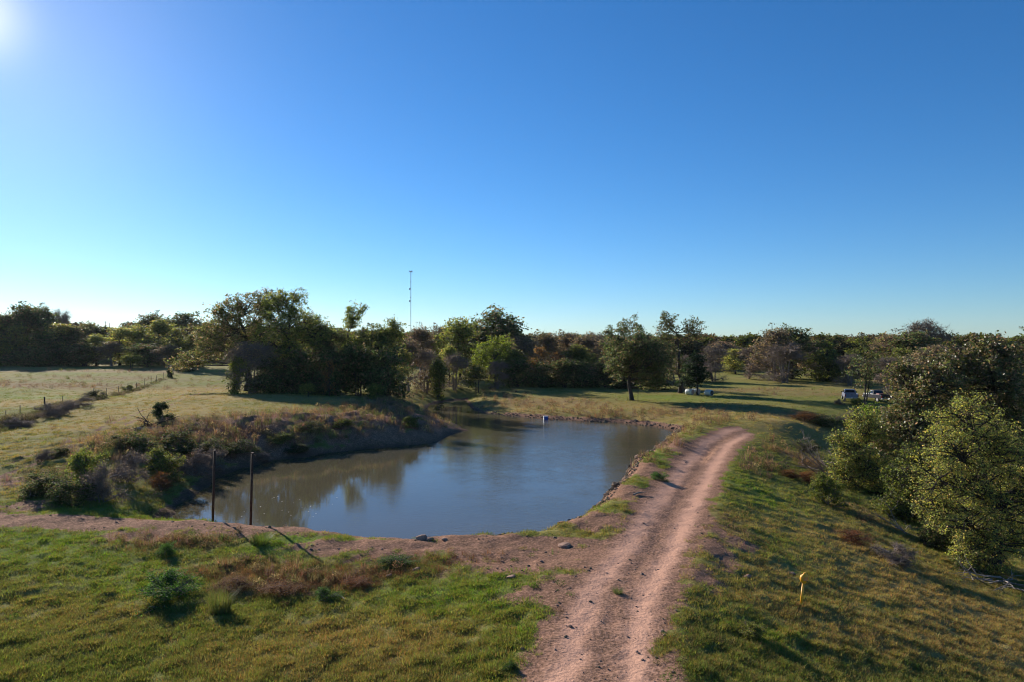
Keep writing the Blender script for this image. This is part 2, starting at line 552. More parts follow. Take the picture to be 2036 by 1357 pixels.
def leaf_material(name, translucent=0.35, rough=0.5, spec=0.4, src='leafcol', instancer=False, vary=0.25):
    m, nt, b = new_mat(name)
    at = nt.nodes.new('ShaderNodeAttribute')
    at.attribute_name = src
    col = at.outputs['Color']
    if instancer:
        ai = nt.nodes.new('ShaderNodeAttribute')
        ai.attribute_type = 'INSTANCER'
        ai.attribute_name = 'tint'
        mu = nt.nodes.new('ShaderNodeMix')
        mu.data_type = 'RGBA'
        mu.blend_type = 'MULTIPLY'
        mu.inputs[0].default_value = 1.0
        nt.links.new(col, mu.inputs[6])
        nt.links.new(ai.outputs['Color'], mu.inputs[7])
        col = mu.outputs[2]
    else:
        oi = nt.nodes.new('ShaderNodeObjectInfo')
        hs = nt.nodes.new('ShaderNodeHueSaturation')
        nt.links.new(maprange(nt, oi.outputs['Random'], 0, 1, 0.49, 0.515), hs.inputs['Hue'])
        rr = mth(nt, 'FRACT', mth(nt, 'MULTIPLY', oi.outputs['Random'], 7.3))
        nt.links.new(maprange(nt, rr, 0, 1, 1 - vary, 1 + vary), hs.inputs['Value'])
        nt.links.new(col, hs.inputs['Color'])
        col = hs.outputs[0]
    nt.links.new(col, b.inputs['Base Color'])
    b.inputs['Roughness'].default_value = rough
    b.inputs['Specular IOR Level'].default_value = spec
    tr = nt.nodes.new('ShaderNodeBsdfTranslucent')
    hs2 = nt.nodes.new('ShaderNodeHueSaturation')
    hs2.inputs['Saturation'].default_value = 1.15
    hs2.inputs['Value'].default_value = 1.5
    nt.links.new(col, hs2.inputs['Color'])
    nt.links.new(hs2.outputs[0], tr.inputs['Color'])
    mx = nt.nodes.new('ShaderNodeMixShader')
    mx.inputs[0].default_value = translucent
    nt.links.new(b.outputs[0], mx.inputs[1])
    nt.links.new(tr.outputs[0], mx.inputs[2])
    nt.links.new(mx.outputs[0], nt.nodes['Material Output'].inputs[0])
    return m


M_GROUND = ground_material()
M_LEAF = leaf_material('tree_leaves', 0.5, 0.55, 0.2)
M_GLOSSY = leaf_material('glossy_oak_leaves', 0.36, 0.42, 0.4)
M_SHRUB = leaf_material('shrub_leaves', 0.38, 0.7, 0.05)
M_TUFT = leaf_material('grass_blades', 0.40, 0.9, 0.02, instancer=True)
M_WOODS = leaf_material('woods_leaves', 0.38, 0.7, 0.1, instancer=True)
M_BARK = simple_mat('bark', (0.050, 0.040, 0.033), 0.9, 0, 0.4, 6.0, 0.6, 0.2)
M_TWIG = simple_mat('grey_twigs', (0.20, 0.155, 0.130), 0.9, 0, 0.35, 3.0, 0.0, 0.2)
M_RTWIG = simple_mat('rusty_stems', (0.16, 0.085, 0.05), 0.9, 0, 0.3, 3.0, 0.0, 0.1)
M_DEAD = simple_mat('bleached_wood', (0.22, 0.185, 0.16), 0.85, 0, 0.3, 5.0, 0.4, 0.2)

# ------------------------------------------------------------------ ground sheet and dirt track
NU = 640
us = np.linspace(-1.3, 1.3, NU + 1)
rows = [-8.0, -2.0, 3.0, 7.0]
y = 9.0
while y < 2600:
    rows.append(y)
    y += 0.17 if y < 46 else 0.17 + (y - 46) * 0.0085
rows = np.array(rows)
GX = us[None, :] * (rows[:, None] + 12)
GY = np.repeat(rows[:, None], NU + 1, axis=1)
jx = np.random.default_rng(5).uniform(-0.25, 0.25, GX.shape) * (2.6 / NU) * (rows[:, None] + 12)
GX = GX + jx
GZ = height(GX, GY)

gx, gy = GX.ravel(), GY.ravel()
dirt, dry, lush, weed, track, g_rd, g_sd = cover(gx, gy)
gv = np.stack([gx, gy, GZ.ravel()], 1)
nr = len(rows)
ii = (np.arange(nr - 1)[:, None] * (NU + 1) + np.arange(NU)[None, :]).ravel()
gq = np.stack([ii, ii + 1, ii + NU + 2, ii + NU + 1], 1)
wet = sstep(0.9, -0.1, g_sd)
ca = np.stack([dirt, dry, lush], 1)
cb = np.stack([weed, track, wet], 1)
fc_rd = g_rd[gq].mean(1)
fc_y = gy[gq].mean(1)
is_road = (fc_rd < 2.0) & (gx[gq].mean(1) < 29)


def submesh(name, mask):
    q = gq[mask]
    uq, inv = np.unique(q.ravel(), return_inverse=True)
    return mk_mesh(name, gv[uq], quads=inv.reshape(-1, 4), vert_attr={'cover_a': ca[uq], 'cover_b': cb[uq]}, smooth=True)


ground = link('ground', submesh('ground', ~is_road), M_GROUND)
tag(ground, 'rough green and tan pasture around the pond and dam', kind='structure')
trk = link('dirt_track', submesh('dirt_track', is_road), M_GROUND)
tag(trk, 'reddish dirt two-wheel track along the dam crest', kind='structure')

# ------------------------------------------------------------------ pond water
wpoly = []
cen = POND.mean(0)
big = np.array([unproj(px, py, WZ) for px, py in POND_PX])
# widen the outline a little under the banks
n = len(big)
area = sum(big[i][0] * big[(i + 1) % n][1] - big[(i + 1) % n][0] * big[i][1] for i in range(n))
outw = []
for i in range(n):
    t = big[(i + 1) % n] - big[i - 1]
    nv = np.array([t[1], -t[0]]) / np.linalg.norm(t) * (1 if area > 0 else -1)
    outw.append(big[i] + nv * 0.9)
import bmesh
bm = bmesh.new()
vs = [bm.verts.new((p[0], p[1], WZ)) for p in outw]
bm.faces.new(vs)
bmesh.ops.triangulate(bm, faces=bm.faces[:])
bmesh.ops.recalc_face_normals(bm, faces=bm.faces[:])
if sum(f.normal.z for f in bm.faces) < 0:
    for f in bm.faces:
        f.normal_flip()
wme = bpy.data.meshes.new('pond_water')
bm.to_mesh(wme)
bm.free()


def water_material():
    m, nt, b = new_mat('muddy_water')
    geo = nt.nodes.new('ShaderNodeNewGeometry')
    pos = geo.outputs['Position']
    sx = nt.nodes.new('ShaderNodeSeparateXYZ')
    nt.links.new(pos, sx.inputs[0])
    n0 = noise(nt, 0.05, 3, pos)
    f = maprange(nt, n0.outputs[0], 0.35, 0.65)
    nt.links.new(mixc(nt, f, (0.080, 0.070, 0.042), (0.100, 0.084, 0.052)), b.inputs['Base Color'])
    b.inputs['Roughness'].default_value = 0.03
    b.inputs['IOR'].default_value = 1.33
    mp = nt.nodes.new('ShaderNodeMapping')
    nt.links.new(pos, mp.inputs[0])
    mp.inputs['Rotation'].default_value = (0, 0, R(35))
    mp.inputs['Scale'].default_value = (1.0, 2.2, 1.0)
    n1 = noise(nt, 2.2, 3, mp.outputs[0], 0.6)
    n2 = noise(nt, 0.35, 2, pos)
    # wind ripples: stronger towards the dam and the open eastern water, calm under the left bank
    wind = maprange(nt, sx.outputs[0], -12, 8, 0.06, 1.0)
    gust = maprange(nt, n2.outputs[0], 0.35, 0.65, 0.5, 1.1)
    hgt = mth(nt, 'MULTIPLY', mth(nt, 'MULTIPLY', n1.outputs[0], wind), gust)
    bp = nt.nodes.new('ShaderNodeBump')
    bp.inputs['Strength'].default_value = 1.0
    bp.inputs['Distance'].default_value = 0.024
    nt.links.new(hgt, bp.inputs['Height'])
    nt.links.new(bp.outputs[0], b.inputs['Normal'])
    return m


water = link('pond_water', wme, water_material())
tag(water, 'still brown pond reflecting blue sky and trees', kind='structure')


# ------------------------------------------------------------------ plant generator
def tube(path, radii, sides):
    """ring tube along a path -> verts, quads"""
    path = np.asarray(path, float)
    n = len(path)
    t = np.gradient(path, axis=0)
    t /= np.linalg.norm(t, axis=1)[:, None] + 1e-9
    ref = np.where(np.abs(t[:, 2:3]) > 0.85, np.array([[1.0, 0, 0]]), np.array([[0, 0, 1.0]]))
    a = np.cross(t, ref)
    a /= np.linalg.norm(a, axis=1)[:, None] + 1e-9
    b = np.cross(t, a)
    an = np.arange(sides) * 2 * np.pi / sides
    v = path[:, None, :] + np.asarray(radii)[:, None, None] * (a[:, None, :] * np.cos(an)[None, :, None] + b[:, None, :] * np.sin(an)[None, :, None])
    i = np.arange(n - 1)[:, None] * sides
    k = np.arange(sides)[None, :]
    k2 = (k + 1) % sides
    q = np.stack([i + k, i + k2, i + sides + k2, i + sides + k], -1).reshape(-1, 4)
    return v.reshape(-1, 3), q


def prisms(p0, p1, r0, r1):
    """many 3-sided twigs at once"""
    n = len(p0)
    t = p1 - p0
    t /= np.linalg.norm(t, axis=1)[:, None] + 1e-9
    ref = np.where(np.abs(t[:, 2:3]) > 0.85, np.array([[1.0, 0, 0]]), np.array([[0, 0, 1.0]]))
    a = np.cross(t, ref)
    a /= np.linalg.norm(a, axis=1)[:, None] + 1e-9
    b = np.cross(t, a)
    vs = []
    for p, r in ((p0, r0), (p1, r1)):
        for k in range(3):
            c, s = math.cos(k * 2.0944), math.sin(k * 2.0944)
            vs.append(p + (a * c + b * s) * r[:, None])
    v = np.stack(vs, 1).reshape(-1, 3)
    o = (np.arange(n) * 6)[:, None]
    q = np.concatenate([o + np.array([[k, (k + 1) % 3, 3 + (k + 1) % 3, 3 + k]]) for k in range(3)], 0)
    return v, q


class Geo:
    def __init__(s):
        s.v, s.q, s.n = [], [], 0

    def add(s, v, q):
        s.v.append(v)
        s.q.append(q + s.n)
        s.n += len(v)

    def mesh(s, name, smooth=True):
        return mk_mesh(name, np.concatenate(s.v), quads=np.concatenate(s.q), smooth=smooth)


def leaf_mesh(name, cen, size, cols, g, updn=0.3, aspect=0.62):
    n = len(cen)
    nrm = g.normal(size=(n, 3))
    nrm[:, 2] = np.abs(nrm[:, 2]) + updn
    nrm /= np.linalg.norm(nrm, axis=1)[:, None]
    u = np.cross(nrm, g.normal(size=(n, 3)))
    u /= np.linalg.norm(u, axis=1)[:, None] + 1e-9
    w = np.cross(nrm, u)
    s = size[:, None]
    v = np.stack([cen + u * s, cen + w * s * aspect + u * s * .1, cen - u * s, cen - w * s * aspect + u * s * .1], 1).reshape(-1, 3)
    q = np.arange(n * 4).reshape(-1, 4)
    return mk_mesh(name, v, quads=q, face_attr={'leafcol': cols})


PAL = {
    'oak': ([(.030, .040, .014), (.045, .052, .020), (.085, .055, .032), (.055, .045, .022)], [.38, .32, .13, .17]),
    'oakrust': ([(.040, .050, .016), (.065, .066, .022), (.135, .090, .052), (.10, .075, .036)], [.36, .32, .13, .19]),
    'olive': ([(.060, .070, .018), (.085, .088, .022), (.045, .055, .018), (.11, .085, .03)], [.35, .3, .2, .15]),
    'gold': ([(.085, .088, .024), (.125, .112, .028), (.062, .070, .024), (.15, .10, .04)], [.36, .22, .28, .14]),
    'yellowgreen': ([(.12, .15, .028), (.16, .18, .035), (.09, .12, .025), (.17, .15, .035)], [.4, .25, .25, .1]),
    'brown': ([(.095, .066, .040), (.075, .060, .034), (.120, .078, .045), (.06, .058, .026)], [.3, .3, .2, .2]),
    'orange': ([(.17, .085, .035), (.14, .08, .035), (.20, .12, .04), (.08, .07, .03)], [.35, .3, .15, .2]),
    'cedar': ([(.022, .034, .014), (.030, .046, .018), (.018, .026, .012)], [.4, .4, .2]),
    'weedgreen': ([(.06, .11, .025), (.08, .13, .03), (.045, .08, .02)], [.4, .3, .3]),
    'dead': ([(.13, .095, .07), (.16, .115, .08), (.10, .075, .058)], [.4, .3, .3]),
    'rust': ([(.20, .085, .032), (.16, .066, .028), (.22, .12, .05)], [.4, .4, .2]),
}


def pick_cols(pal, n, g, clus=None, nclus=0, spread=0.30):
    cols, p = PAL[pal]
    cols = np.array(cols)
    c = cols[g.choice(len(cols), n, p=np.array(p) / sum(p))]
    c = c * {'weedgreen': 1.2, 'cedar': 1.3, 'dead': 1.4, 'rust': 1.2, 'gold': 2.5, 'yellowgreen': 1.6, 'orange': 1.5, 'brown': 2.1, 'olive': 2.1, 'oak': 2.3}.get(pal, 2.4) * g.uniform(0.65, 1.35, (n, 1))
    if clus is not None:
        cl = g.uniform(1 - spread, 1 + spread, (nclus, 1))
        c = c * cl[clus]
    return c


def grow(lobes, trunk_r, seed, pal, clusters=400, per=12, leaf=0.14, clr=0.4, fork=0.35, sides=8, twigs=1.0, lean=(0, 0), bark=None,
         stems=1, shell=0.55, twig_r=0.02):
    """a tree whose crown fills the given lobes (cx,cy,cz,rx,ry,rz): trunk mesh with limbs and twigs, crown mesh of leaves"""
    g = np.random.default_rng(seed)
    lobes = np.array(lobes, float)
    vol = lobes[:, 3] * lobes[:, 4] * lobes[:, 5]
    wgt = vol ** (2 / 3)
    wgt /= wgt.sum()
    cz = (lobes[:, 2] * wgt).sum()
    cxy = (lobes[:, :2] * wgt[:, None]).sum(0)
    top = (lobes[:, 2] + lobes[:, 5]).max()
    wood = Geo()
    trunks = []
    for k in range(stems):
        ang = g.uniform(0, 6.28)
        sp = 0 if stems == 1 else g.uniform(.25, .6) * trunk_r * 5
        bx, by = math.cos(ang) * sp, math.sin(ang) * sp
        ts = np.linspace(0, 1, 9)
        hgt = cz + 0.30 * (top - cz)
        path = np.stack([bx + (cxy[0] * .8 + bx * 2) * ts ** 1.5 + lean[0] * ts * (1 - ts), by + (cxy[1] * .8 + by * 2) * ts ** 1.5 + lean[1] * ts * (1 - ts), -0.25 + (hgt + 0.25) * ts], 1)
        path[1:] += g.normal(0, 0.05 * trunk_r * 6, (8, 3)) * np.array([1, 1, .3])
        rad = trunk_r * (1.35 - ts) ** 0.9 * np.array([1.35] + [1.0] * 8) / 1.2
        if stems > 1:
            rad *= 0.75
        wood.add(*tube(path, rad, sides))
        trunks.append((path, rad))
    cpts, cl_p0 = [], []
    for li, L in enumerate(lobes):
        path, rad = trunks[g.integers(len(trunks))]
        hz_ = np.clip((L[2] - L[5] * 0.7) / (path[-1, 2] + 1e-6), fork, 0.97)
        i = int(round(hz_ * 8))
        p0, r0 = path[i], rad[i]
        c = L[:3]
        mid = p0 * .5 + c * .5 + np.array([0, 0, -0.08 * np.linalg.norm(c - p0)]) + g.normal(0, .08, 3) * np.linalg.norm(c - p0)
        ts = np.linspace(0, 1, 6)[:, None]
        lp = (1 - ts) ** 2 * p0 + 2 * ts * (1 - ts) * mid + ts ** 2 * c
        rl = np.linspace(min(r0 * .75, .06 + L[3:].mean() * .06), 0.025 + trunk_r * .05, 6)
        wood.add(*tube(lp, rl, max(4, sides - 2)))
        nb = max(3, int(round(clusters * wgt[li] / 7)))
        dirs = g.normal(size=(nb, 3))
        dirs[:, 2] += 0.15
        dirs /= np.linalg.norm(dirs, axis=1)[:, None]
        ends = c + dirs * L[3:] * g.uniform(0.78, 1.05, (nb, 1))
        st = lp[g.integers(2, 6, nb)]
        for e, s_ in zip(ends, st):
            m_ = (e + s_) / 2 + g.normal(0, .10, 3) * np.linalg.norm(e - s_)
            t3 = np.linspace(0, 1, 4)[:, None]
            bp_ = (1 - t3) ** 2 * s_ + 2 * t3 * (1 - t3) * m_ + t3 ** 2 * e
            wood.add(*tube(bp_, np.linspace(.035 + trunk_r * .06, .012, 4), 4))
            k = g.integers(3, 6)
            uu = shell + (1 - shell) * g.uniform(0, 1, k) ** .8
            pts = (1 - uu[:, None]) ** 2 * s_ + 2 * uu[:, None] * (1 - uu[:, None]) * m_ + uu[:, None] ** 2 * e
            pts = np.concatenate([pts, e[None]])
            cp = pts + g.normal(0, clr * .9, pts.shape)
            cpts.append(cp)
            cl_p0.append(pts)
    cpts = np.concatenate(cpts)
    cp0 = np.concatenate(cl_p0)
    # twigs to each leaf cluster
    if twigs > 0:
        k = max(1, int(twigs))
        p0 = np.repeat(cp0, k, 0)
        p1 = np.repeat(cpts, k, 0) + g.normal(0, clr * .7, (len(cpts) * k, 3))
        wood.add(*prisms(p0, p1, np.full(len(p0), twig_r), np.full(len(p0), twig_r * .45)))
    nc = len(cpts)
    n = max(1, int(nc * per))
    ci = g.integers(0, nc, n)
    clsz = g.uniform(.7, 1.3, nc)
    cen = cpts[ci] + g.normal(0, clr * .55, (n, 3)) * clsz[ci][:, None] * np.array([1.1, 1.1, .75])
    cen[:, 2] = np.maximum(cen[:, 2], 0.03)
    cols = pick_cols(pal, n, g, ci, nc)
    leaves = leaf_mesh('crown', cen, leaf * g.uniform(.6, 1.25, n), cols, g)
    return wood.mesh('trunk'), leaves


def rnd_lobes(g, h, w, n, low=0.25, r=(.16, .3)):
    """lobes of a rounded crown of height h, width w"""
    L = []
    for i in range(n):
        t = g.uniform(low, 1)
        prof = math.sin(min(1, (t - low) / (1 - low) * .9 + .15) * math.pi) ** .6
        a = g.uniform(0, 6.28)
        rr = w / 2 * prof * g.uniform(.25, .8)
        s = g.uniform(*r)
        rx = s * w * g.uniform(.8, 1.2)
        rz = s * w * g.uniform(.6, .9)
        z = min(h * t, h - rz * .8)
        L.append((math.cos(a) * rr, math.sin(a) * rr, z, rx, rx, rz))
    L.append((0, 0, h - .14 * w, .2 * w, .2 * w, .14 * w))
    return L


def place_tree(kind_name, meshes, loc, sc=(1, 1, 1), rz=0.0, label='', cat='tree', group=None, bark=None, leafmat=None, names=('trunk', 'crown')):
    root = empty(kind_name, loc, rz)
    root.scale = sc
    link(names[0], meshes[0], bark or M_BARK, root)
    link(names[1], meshes[1], leafmat or M_LEAF, root)
    tag(root, label, cat, group)
    return root


def px_lobes(base, lst, d):
    """lobes measured off the photograph (px,py,radius px x,radius px z,depth m) -> metres about the tree's base"""
    bx, bz = base
    k = d / FPX
    out = []
    for px, py, rx, rz, dep in lst:
        out.append(((px - CX) * k - bx, dep, CAM_H + (HOR - py) * k - bz, rx * k, (rx + rz) / 2 * k, rz * k))
    return out


def hero(name, bpx, d, lst, trunk_r, seed, pal, label, **kw):
    x = (bpx - CX) * d / FPX
    z = hz(x, d)
    fit = kw.pop('group', None)
    cat = kw.pop('cat', 'tree')
    names = kw.pop('names', ('trunk', 'crown'))
    bark = kw.pop('bark', None)
    lm = kw.pop('leafmat', None)
    L = px_lobes((x, z), lst, d)
    me = grow(L, trunk_r, seed, pal, **kw)
    return place_tree(name, me, (x, d, z), label=label, group=fit, bark=bark, cat=cat, names=names, leafmat=lm)


# ------------------------------------------------------------------ hero trees
# lone oak on the far shore
hero('oak_tree', 1256, 114, [(1225, 668, 26, 24, 0), (1258, 645, 20, 17, 1), (1243, 690, 40, 26, -1), (1282, 690, 42, 28, 1), (1306, 715, 32, 30, 0),
                             (1262, 725, 48, 26, 1.5), (1222, 715, 24, 26, -1.5), (1300, 745, 26, 18, 2), (1268, 660, 16, 16, -.5), (1214, 735, 16, 16, 0), (1250, 700, 45, 30, 4), (1318, 705, 24, 28, -1), (1312, 742, 28, 24, 1), (1285, 720, 40, 34, 3), (1235, 712, 36, 26, 2), (1232, 742, 20, 16, 1), (1272, 752, 30, 14, -1), (1300, 762, 26, 12, 0), (1262, 690, 40, 32, -4), (1290, 715, 36, 30, -4.5), (1240, 700, 36, 28, 5), (1290, 700, 36, 30, 5.5)],
     .34, 11, 'oak', 'lone dark oak with thick bare trunk standing on the far pond shore', clusters=3000, per=18, leaf=.15, clr=.42, fork=.3, lean=(-2.5, 0))
# airy tree behind it
hero('oak_tree', 1352, 128, [(1322, 640, 20, 12, 0), (1335, 655, 26, 16, 1), (1365, 645, 14, 16, -1), (1378, 655, 20, 16, 0), (1345, 680, 30, 18, 1), (1390, 662, 12, 12, 1),
                             (1318, 672, 18, 14, 0), (1335, 632, 10, 8, 0), (1345, 735, 24, 20, 0), (1340, 700, 20, 18, 2)],
     .35, 12, 'oak', 'open-crowned oak with forking limbs just right of the lone oak', clusters=640, per=12, leaf=.16, clr=.42, fork=.3)
hero('cedar_tree', 1387, 124, [(1385, 722, 18, 16, 0), (1375, 745, 24, 20, 0), (1395, 748, 20, 20, 1), (1388, 705, 9, 9, 0), (1365, 760, 18, 12, 0)],
     .16, 13, 'cedar', 'low dark evergreen beside the white wrapped bales', clusters=600, per=20, leaf=.14, clr=.3, fork=.12)
# oak group on the left bank
hero('oak_tree', 492, 112, [(455, 625, 38, 24, 0), (500, 602, 36, 26, 0), (430, 652, 32, 28, 1), (475, 655, 50, 36, -1), (420, 690, 34, 20, -2), (530, 622, 34, 32, 1), (395, 715, 34, 15, -2.5),
                            (450, 697, 42, 26, -1.5), (370, 722, 20, 11, -3), (510, 665, 46, 38, 2), (470, 602, 22, 16, 0), (432, 616, 22, 14, .5), (500, 710, 44, 26, 0), (530, 590, 24, 14, 1), (408, 665, 24, 20, 0)],
     .5, 21, 'oakrust', 'tall spreading oak with rust-tinged leaves and drooping left limbs on the left bank', clusters=2200, per=15, leaf=.155, clr=.42, fork=.25, lean=(1.5, 0))
hero('oak_tree', 575, 108, [(570, 596, 34, 22, 0), (590, 582, 14, 10, 0), (545, 608, 30, 26, 1), (560, 640, 48, 32, -1.5), (602, 640, 36, 30, 1), (548, 682, 42, 26, -2), (622, 662, 32, 28, 1.5), (590, 690, 44, 30, 0), (565, 725, 44, 26, 0)],
     .45, 22, 'olive', 'tall olive-green tree right against the rust-tinged oak, its trunk forked', clusters=1800, per=16, leaf=.15, clr=.4, fork=.3)
hero('oak_tree', 640, 113, [(625, 660, 36, 24, 0), (655, 672, 32, 24, 1), (610, 640, 22, 18, 0), (640, 700, 44, 28, -1), (620, 740, 44, 26, 0), (665, 730, 40, 28, 1)],
     .4, 23, 'oak', 'dense dark oak filling the middle of the left bank grove', clusters=1700, per=16, leaf=.15, clr=.4, fork=.15)
hero('elm_tree', 690, 118, [(705, 622, 20, 15, 0), (722, 618, 12, 12, 0), (692, 640, 14, 14, 1), (700, 645, 12, 12, 0), (675, 672, 30, 20, 1), (702, 690, 34, 24, 0), (690, 735, 34, 28, 0)],
     .36, 24, 'olive', 'tree with one leafy limb poking well above its neighbours in the left grove', clusters=800, per=14, leaf=.16, clr=.42, fork=.3)
hero('elm_tree', 742, 116, [(735, 668, 30, 22, 0), (765, 660, 26, 18, 1), (750, 690, 40, 26, -1), (720, 705, 30, 26, 0), (755, 735, 42, 30, 0), (785, 650, 22, 14, 1), (780, 680, 26, 24, 1)],
     .34, 25, 'olive', 'bushy green tree with tufted top at the right end of the left grove', clusters=1600, per=15, leaf=.15, clr=.4, fork=.15)
hero('willow_tree', 985, 142, [(990, 680, 20, 14, 0), (962, 700, 22, 16, -1), (985, 706, 24, 18, 0), (1008, 690, 14, 14, 1), (950, 715, 14, 14, -1), (975, 722, 20, 14, 0)],
     .24, 31, 'yellowgreen', 'bright yellow-green willow standing out in front of the far thicket', clusters=560, per=16, leaf=.15, clr=.42, fork=.25)
hero('willow_shrub', 950, 134, [(945, 745, 26, 14, 0), (965, 752, 24, 12, 1), (930, 757, 16, 10, 0), (955, 738, 16, 10, 0)],
     .1, 32, 'olive', 'low rounded olive shrub below the yellow-green willow at the inlet', clusters=300, per=14, leaf=.14, clr=.35, fork=.1, stems=3, cat='shrub', names=('stems', 'foliage'))

# right foreground trees below the dam
hero('oak_tree', 1835, 57, [(1802, 800, 34, 34, 0), (1815, 755, 46, 34, 1), (1850, 765, 50, 40, -1), (1780, 850, 60, 42, -1.5), (1845, 840, 64, 48, 1), (1750, 900, 46, 38, -1), (1820, 915, 60, 44, 0),
                            (1860, 730, 36, 26, 1), (1775, 835, 30, 28, 0), (1800, 965, 54, 34, 0)],
     .34, 41, 'oakrust', 'glossy rust-and-green oak at the foot of the dam, left of the yellow-green tree', clusters=2600, per=15, leaf=.115, clr=.30, fork=.25, sides=9, leafmat=M_GLOSSY)
hero('oak_tree', 1965, 58, [(1985, 700, 48, 30, 0), (1930, 715, 52, 36, 1), (1900, 745, 46, 34, 0), (1960, 760, 70, 46, -1), (2030, 720, 46, 40, 1), (2020, 790, 60, 50, 0), (1920, 810, 66, 50, 1), (1975, 688, 34, 22, 1),
                            (1990, 870, 80, 60, 0), (1930, 920, 60, 60, 0)],
     .42, 42, 'oakrust', 'large dark rounded oak rising behind the yellow-green tree at right edge', clusters=2800, per=15, leaf=.125, clr=.32, fork=.25, sides=9, leafmat=M_GLOSSY)
hero('elm_tree', 1975, 38.5, [(1920, 830, 70, 46, 0), (1880, 890, 66, 50, -.6), (1960, 870, 70, 50, .8), (1850, 950, 60, 46, -.6), (1930, 960, 80, 54, 0), (2010, 900, 60, 60, 1), (2000, 1000, 70, 60, 0), (1900, 1030, 66, 44, -.8),
                            (1960, 1070, 70, 46, -.6), (1850, 1000, 40, 36, 0), (2050, 960, 50, 60, 0), (1910, 1090, 50, 34, -1.2), (2030, 1060, 50, 40, 0)],
     .28, 43, 'gold', 'loose yellow-green elm in the lower right, nearest tree below the dam', clusters=3200, per=20, leaf=.054, clr=.24, fork=.12, sides=9, twigs=2, twig_r=.012)
hero('hackberry_tree', 1700, 54, [(1712, 838, 28, 22, 0), (1728, 862, 38, 28, .6), (1690, 900, 36, 30, 0), (1672, 945, 34, 30, -.5), (1726, 925, 44, 34, -.6), (1690, 980, 44, 26, 0), (1674, 880, 22, 20, 0), (1745, 975, 40, 30, -.5), (1660, 985, 24, 22, 0), (1765, 940, 26, 26, 0)],
     .2, 44, 'gold', 'yellow-green bushy tree at the left end of the trees below the dam', clusters=1900, per=17, leaf=.08, clr=.3, fork=.12, stems=2)
hero('hackberry_tree', 1735, 66, [(1740, 825, 22, 20, 0), (1755, 840, 26, 24, 0), (1720, 815, 12, 14, 0), (1750, 880, 36, 34, 0)],
     .16, 45, 'yellowgreen', 'pale lime-topped sapling behind the rust-and-green oak', clusters=380, per=12, leaf=.09, clr=.3, fork=.2)
hero('cedar_tree', 2052, 62, [(2046, 670, 20, 26, 0), (2050, 720, 34, 40, 0), (2060, 800, 50, 60, 0)],
     .25, 46, 'oak', 'dark green tree just cut by the right frame edge', clusters=500, per=13, leaf=.1, clr=.3, fork=.2)
hero('hackberry_tree', 1800, 47, [(1790, 950, 36, 30, 0), (1815, 990, 34, 28, .5), (1772, 1000, 32, 24, 0), (1830, 935, 28, 28, 0), (1800, 1020, 40, 20, -.4), (1840, 1000, 28, 30, .4), (1808, 905, 22, 22, 0)],
     .14, 48, 'olive', 'low olive tree filling the gap between the rust-and-green oak and the yellow-green elm', clusters=1500, per=14, leaf=.07, clr=.26, fork=.1, stems=2)
# dark bushy tree standing between the trucks
hero('cedar_tree', 1716, 101, [(1718, 715, 26, 24, 0), (1728, 740, 26, 26, 0), (1708, 745, 22, 26, 0), (1716, 765, 20, 16, 0)],
     .14, 47, 'oak', 'dark bushy tree standing between the two parked trucks', clusters=260, per=12, leaf=.13, clr=.34, fork=.1, stems=3)

# ------------------------------------------------------------------ repeated trees of the tree lines
gp = np.random.default_rng(99)


def proto(h, w, n, seed, pal, **kw):
    g = np.random.default_rng(seed)
    lob = rnd_lobes(g, h, w, n, kw.pop('low', .22), kw.pop('r', (.15, .27)))
    return grow(lob, kw.pop('tr', .22), seed, pal, **kw), h, w


PROTO = {}
for nm, pal, cnt, kw in [
        ('oak', 'oak', 3, dict(clusters=640, per=19, leaf=.19, clr=.55, low=.1)),
        ('olive', 'olive', 3, dict(clusters=640, per=18, leaf=.18, clr=.55, low=.08)),
        ('gold', 'gold', 2, dict(clusters=540, per=18, leaf=.18, clr=.55, low=.05)),
        ('brown', 'brown', 3, dict(clusters=620, per=11, leaf=.17, clr=.55, twigs=3, twig_r=.026, low=.06)),
        ('bare', 'brown', 3, dict(clusters=620, per=4, leaf=.12, clr=.6, twigs=5, twig_r=.026, low=.02, stems=5, fork=.1, tr=.13)),
        ('orange', 'orange', 1, dict(clusters=300, per=9, leaf=.2, clr=.45, low=.12)),
        ('shrub', 'olive', 2, dict(clusters=420, per=18, leaf=.17, clr=.5, low=.05, stems=3, fork=.08, tr=.12)),
        ('darkshrub', 'oak', 2, dict(clusters=420, per=18, leaf=.17, clr=.5, low=.05, stems=3, fork=.08, tr=.12))]:
    for k in range(cnt):
        kk = dict(kw)
        hh, ww = (10.0, 8.0) if 'shrub' not in nm else (5.0, 6.0)
        PROTO.setdefault(nm, []).append(proto(hh, ww, 13 if 'shrub' not in nm else 9, 200 + 17 * k + sum(map(ord, nm)), pal, **kk))

KINDNAME = {'oak': 'oak_tree', 'olive': 'elm_tree', 'gold': 'hackberry_tree', 'brown': 'pecan_tree', 'bare': 'bare_tree', 'orange': 'maple_tree', 'shrub': 'wild_shrub', 'darkshrub': 'wild_shrub'}


def line_tree(kind, px, top, d, wpx, label, group=None, rz=None):
    var = PROTO[kind]
    me, h, w = var[gp.integers(len(var))]
    x = (px - CX) * d / FPX
    z = hz(x, d)
    H = max(1.0, CAM_H + (HOR - top) * d / FPX - z)
    W = wpx * d / FPX * 1.2
    sx = W / w
    shr = 'shrub' in kind
    return place_tree(KINDNAME[kind], me, (x, d, z), (sx, sx, H / h), gp.uniform(0, 6.28) if rz is None else rz, label, 'shrub' if shr else 'tree', group,
                      bark=M_TWIG if kind in ('bare', 'brown') else None, leafmat=M_SHRUB if shr else M_LEAF, names=('stems', 'foliage') if shr else ('trunk', 'crown'))


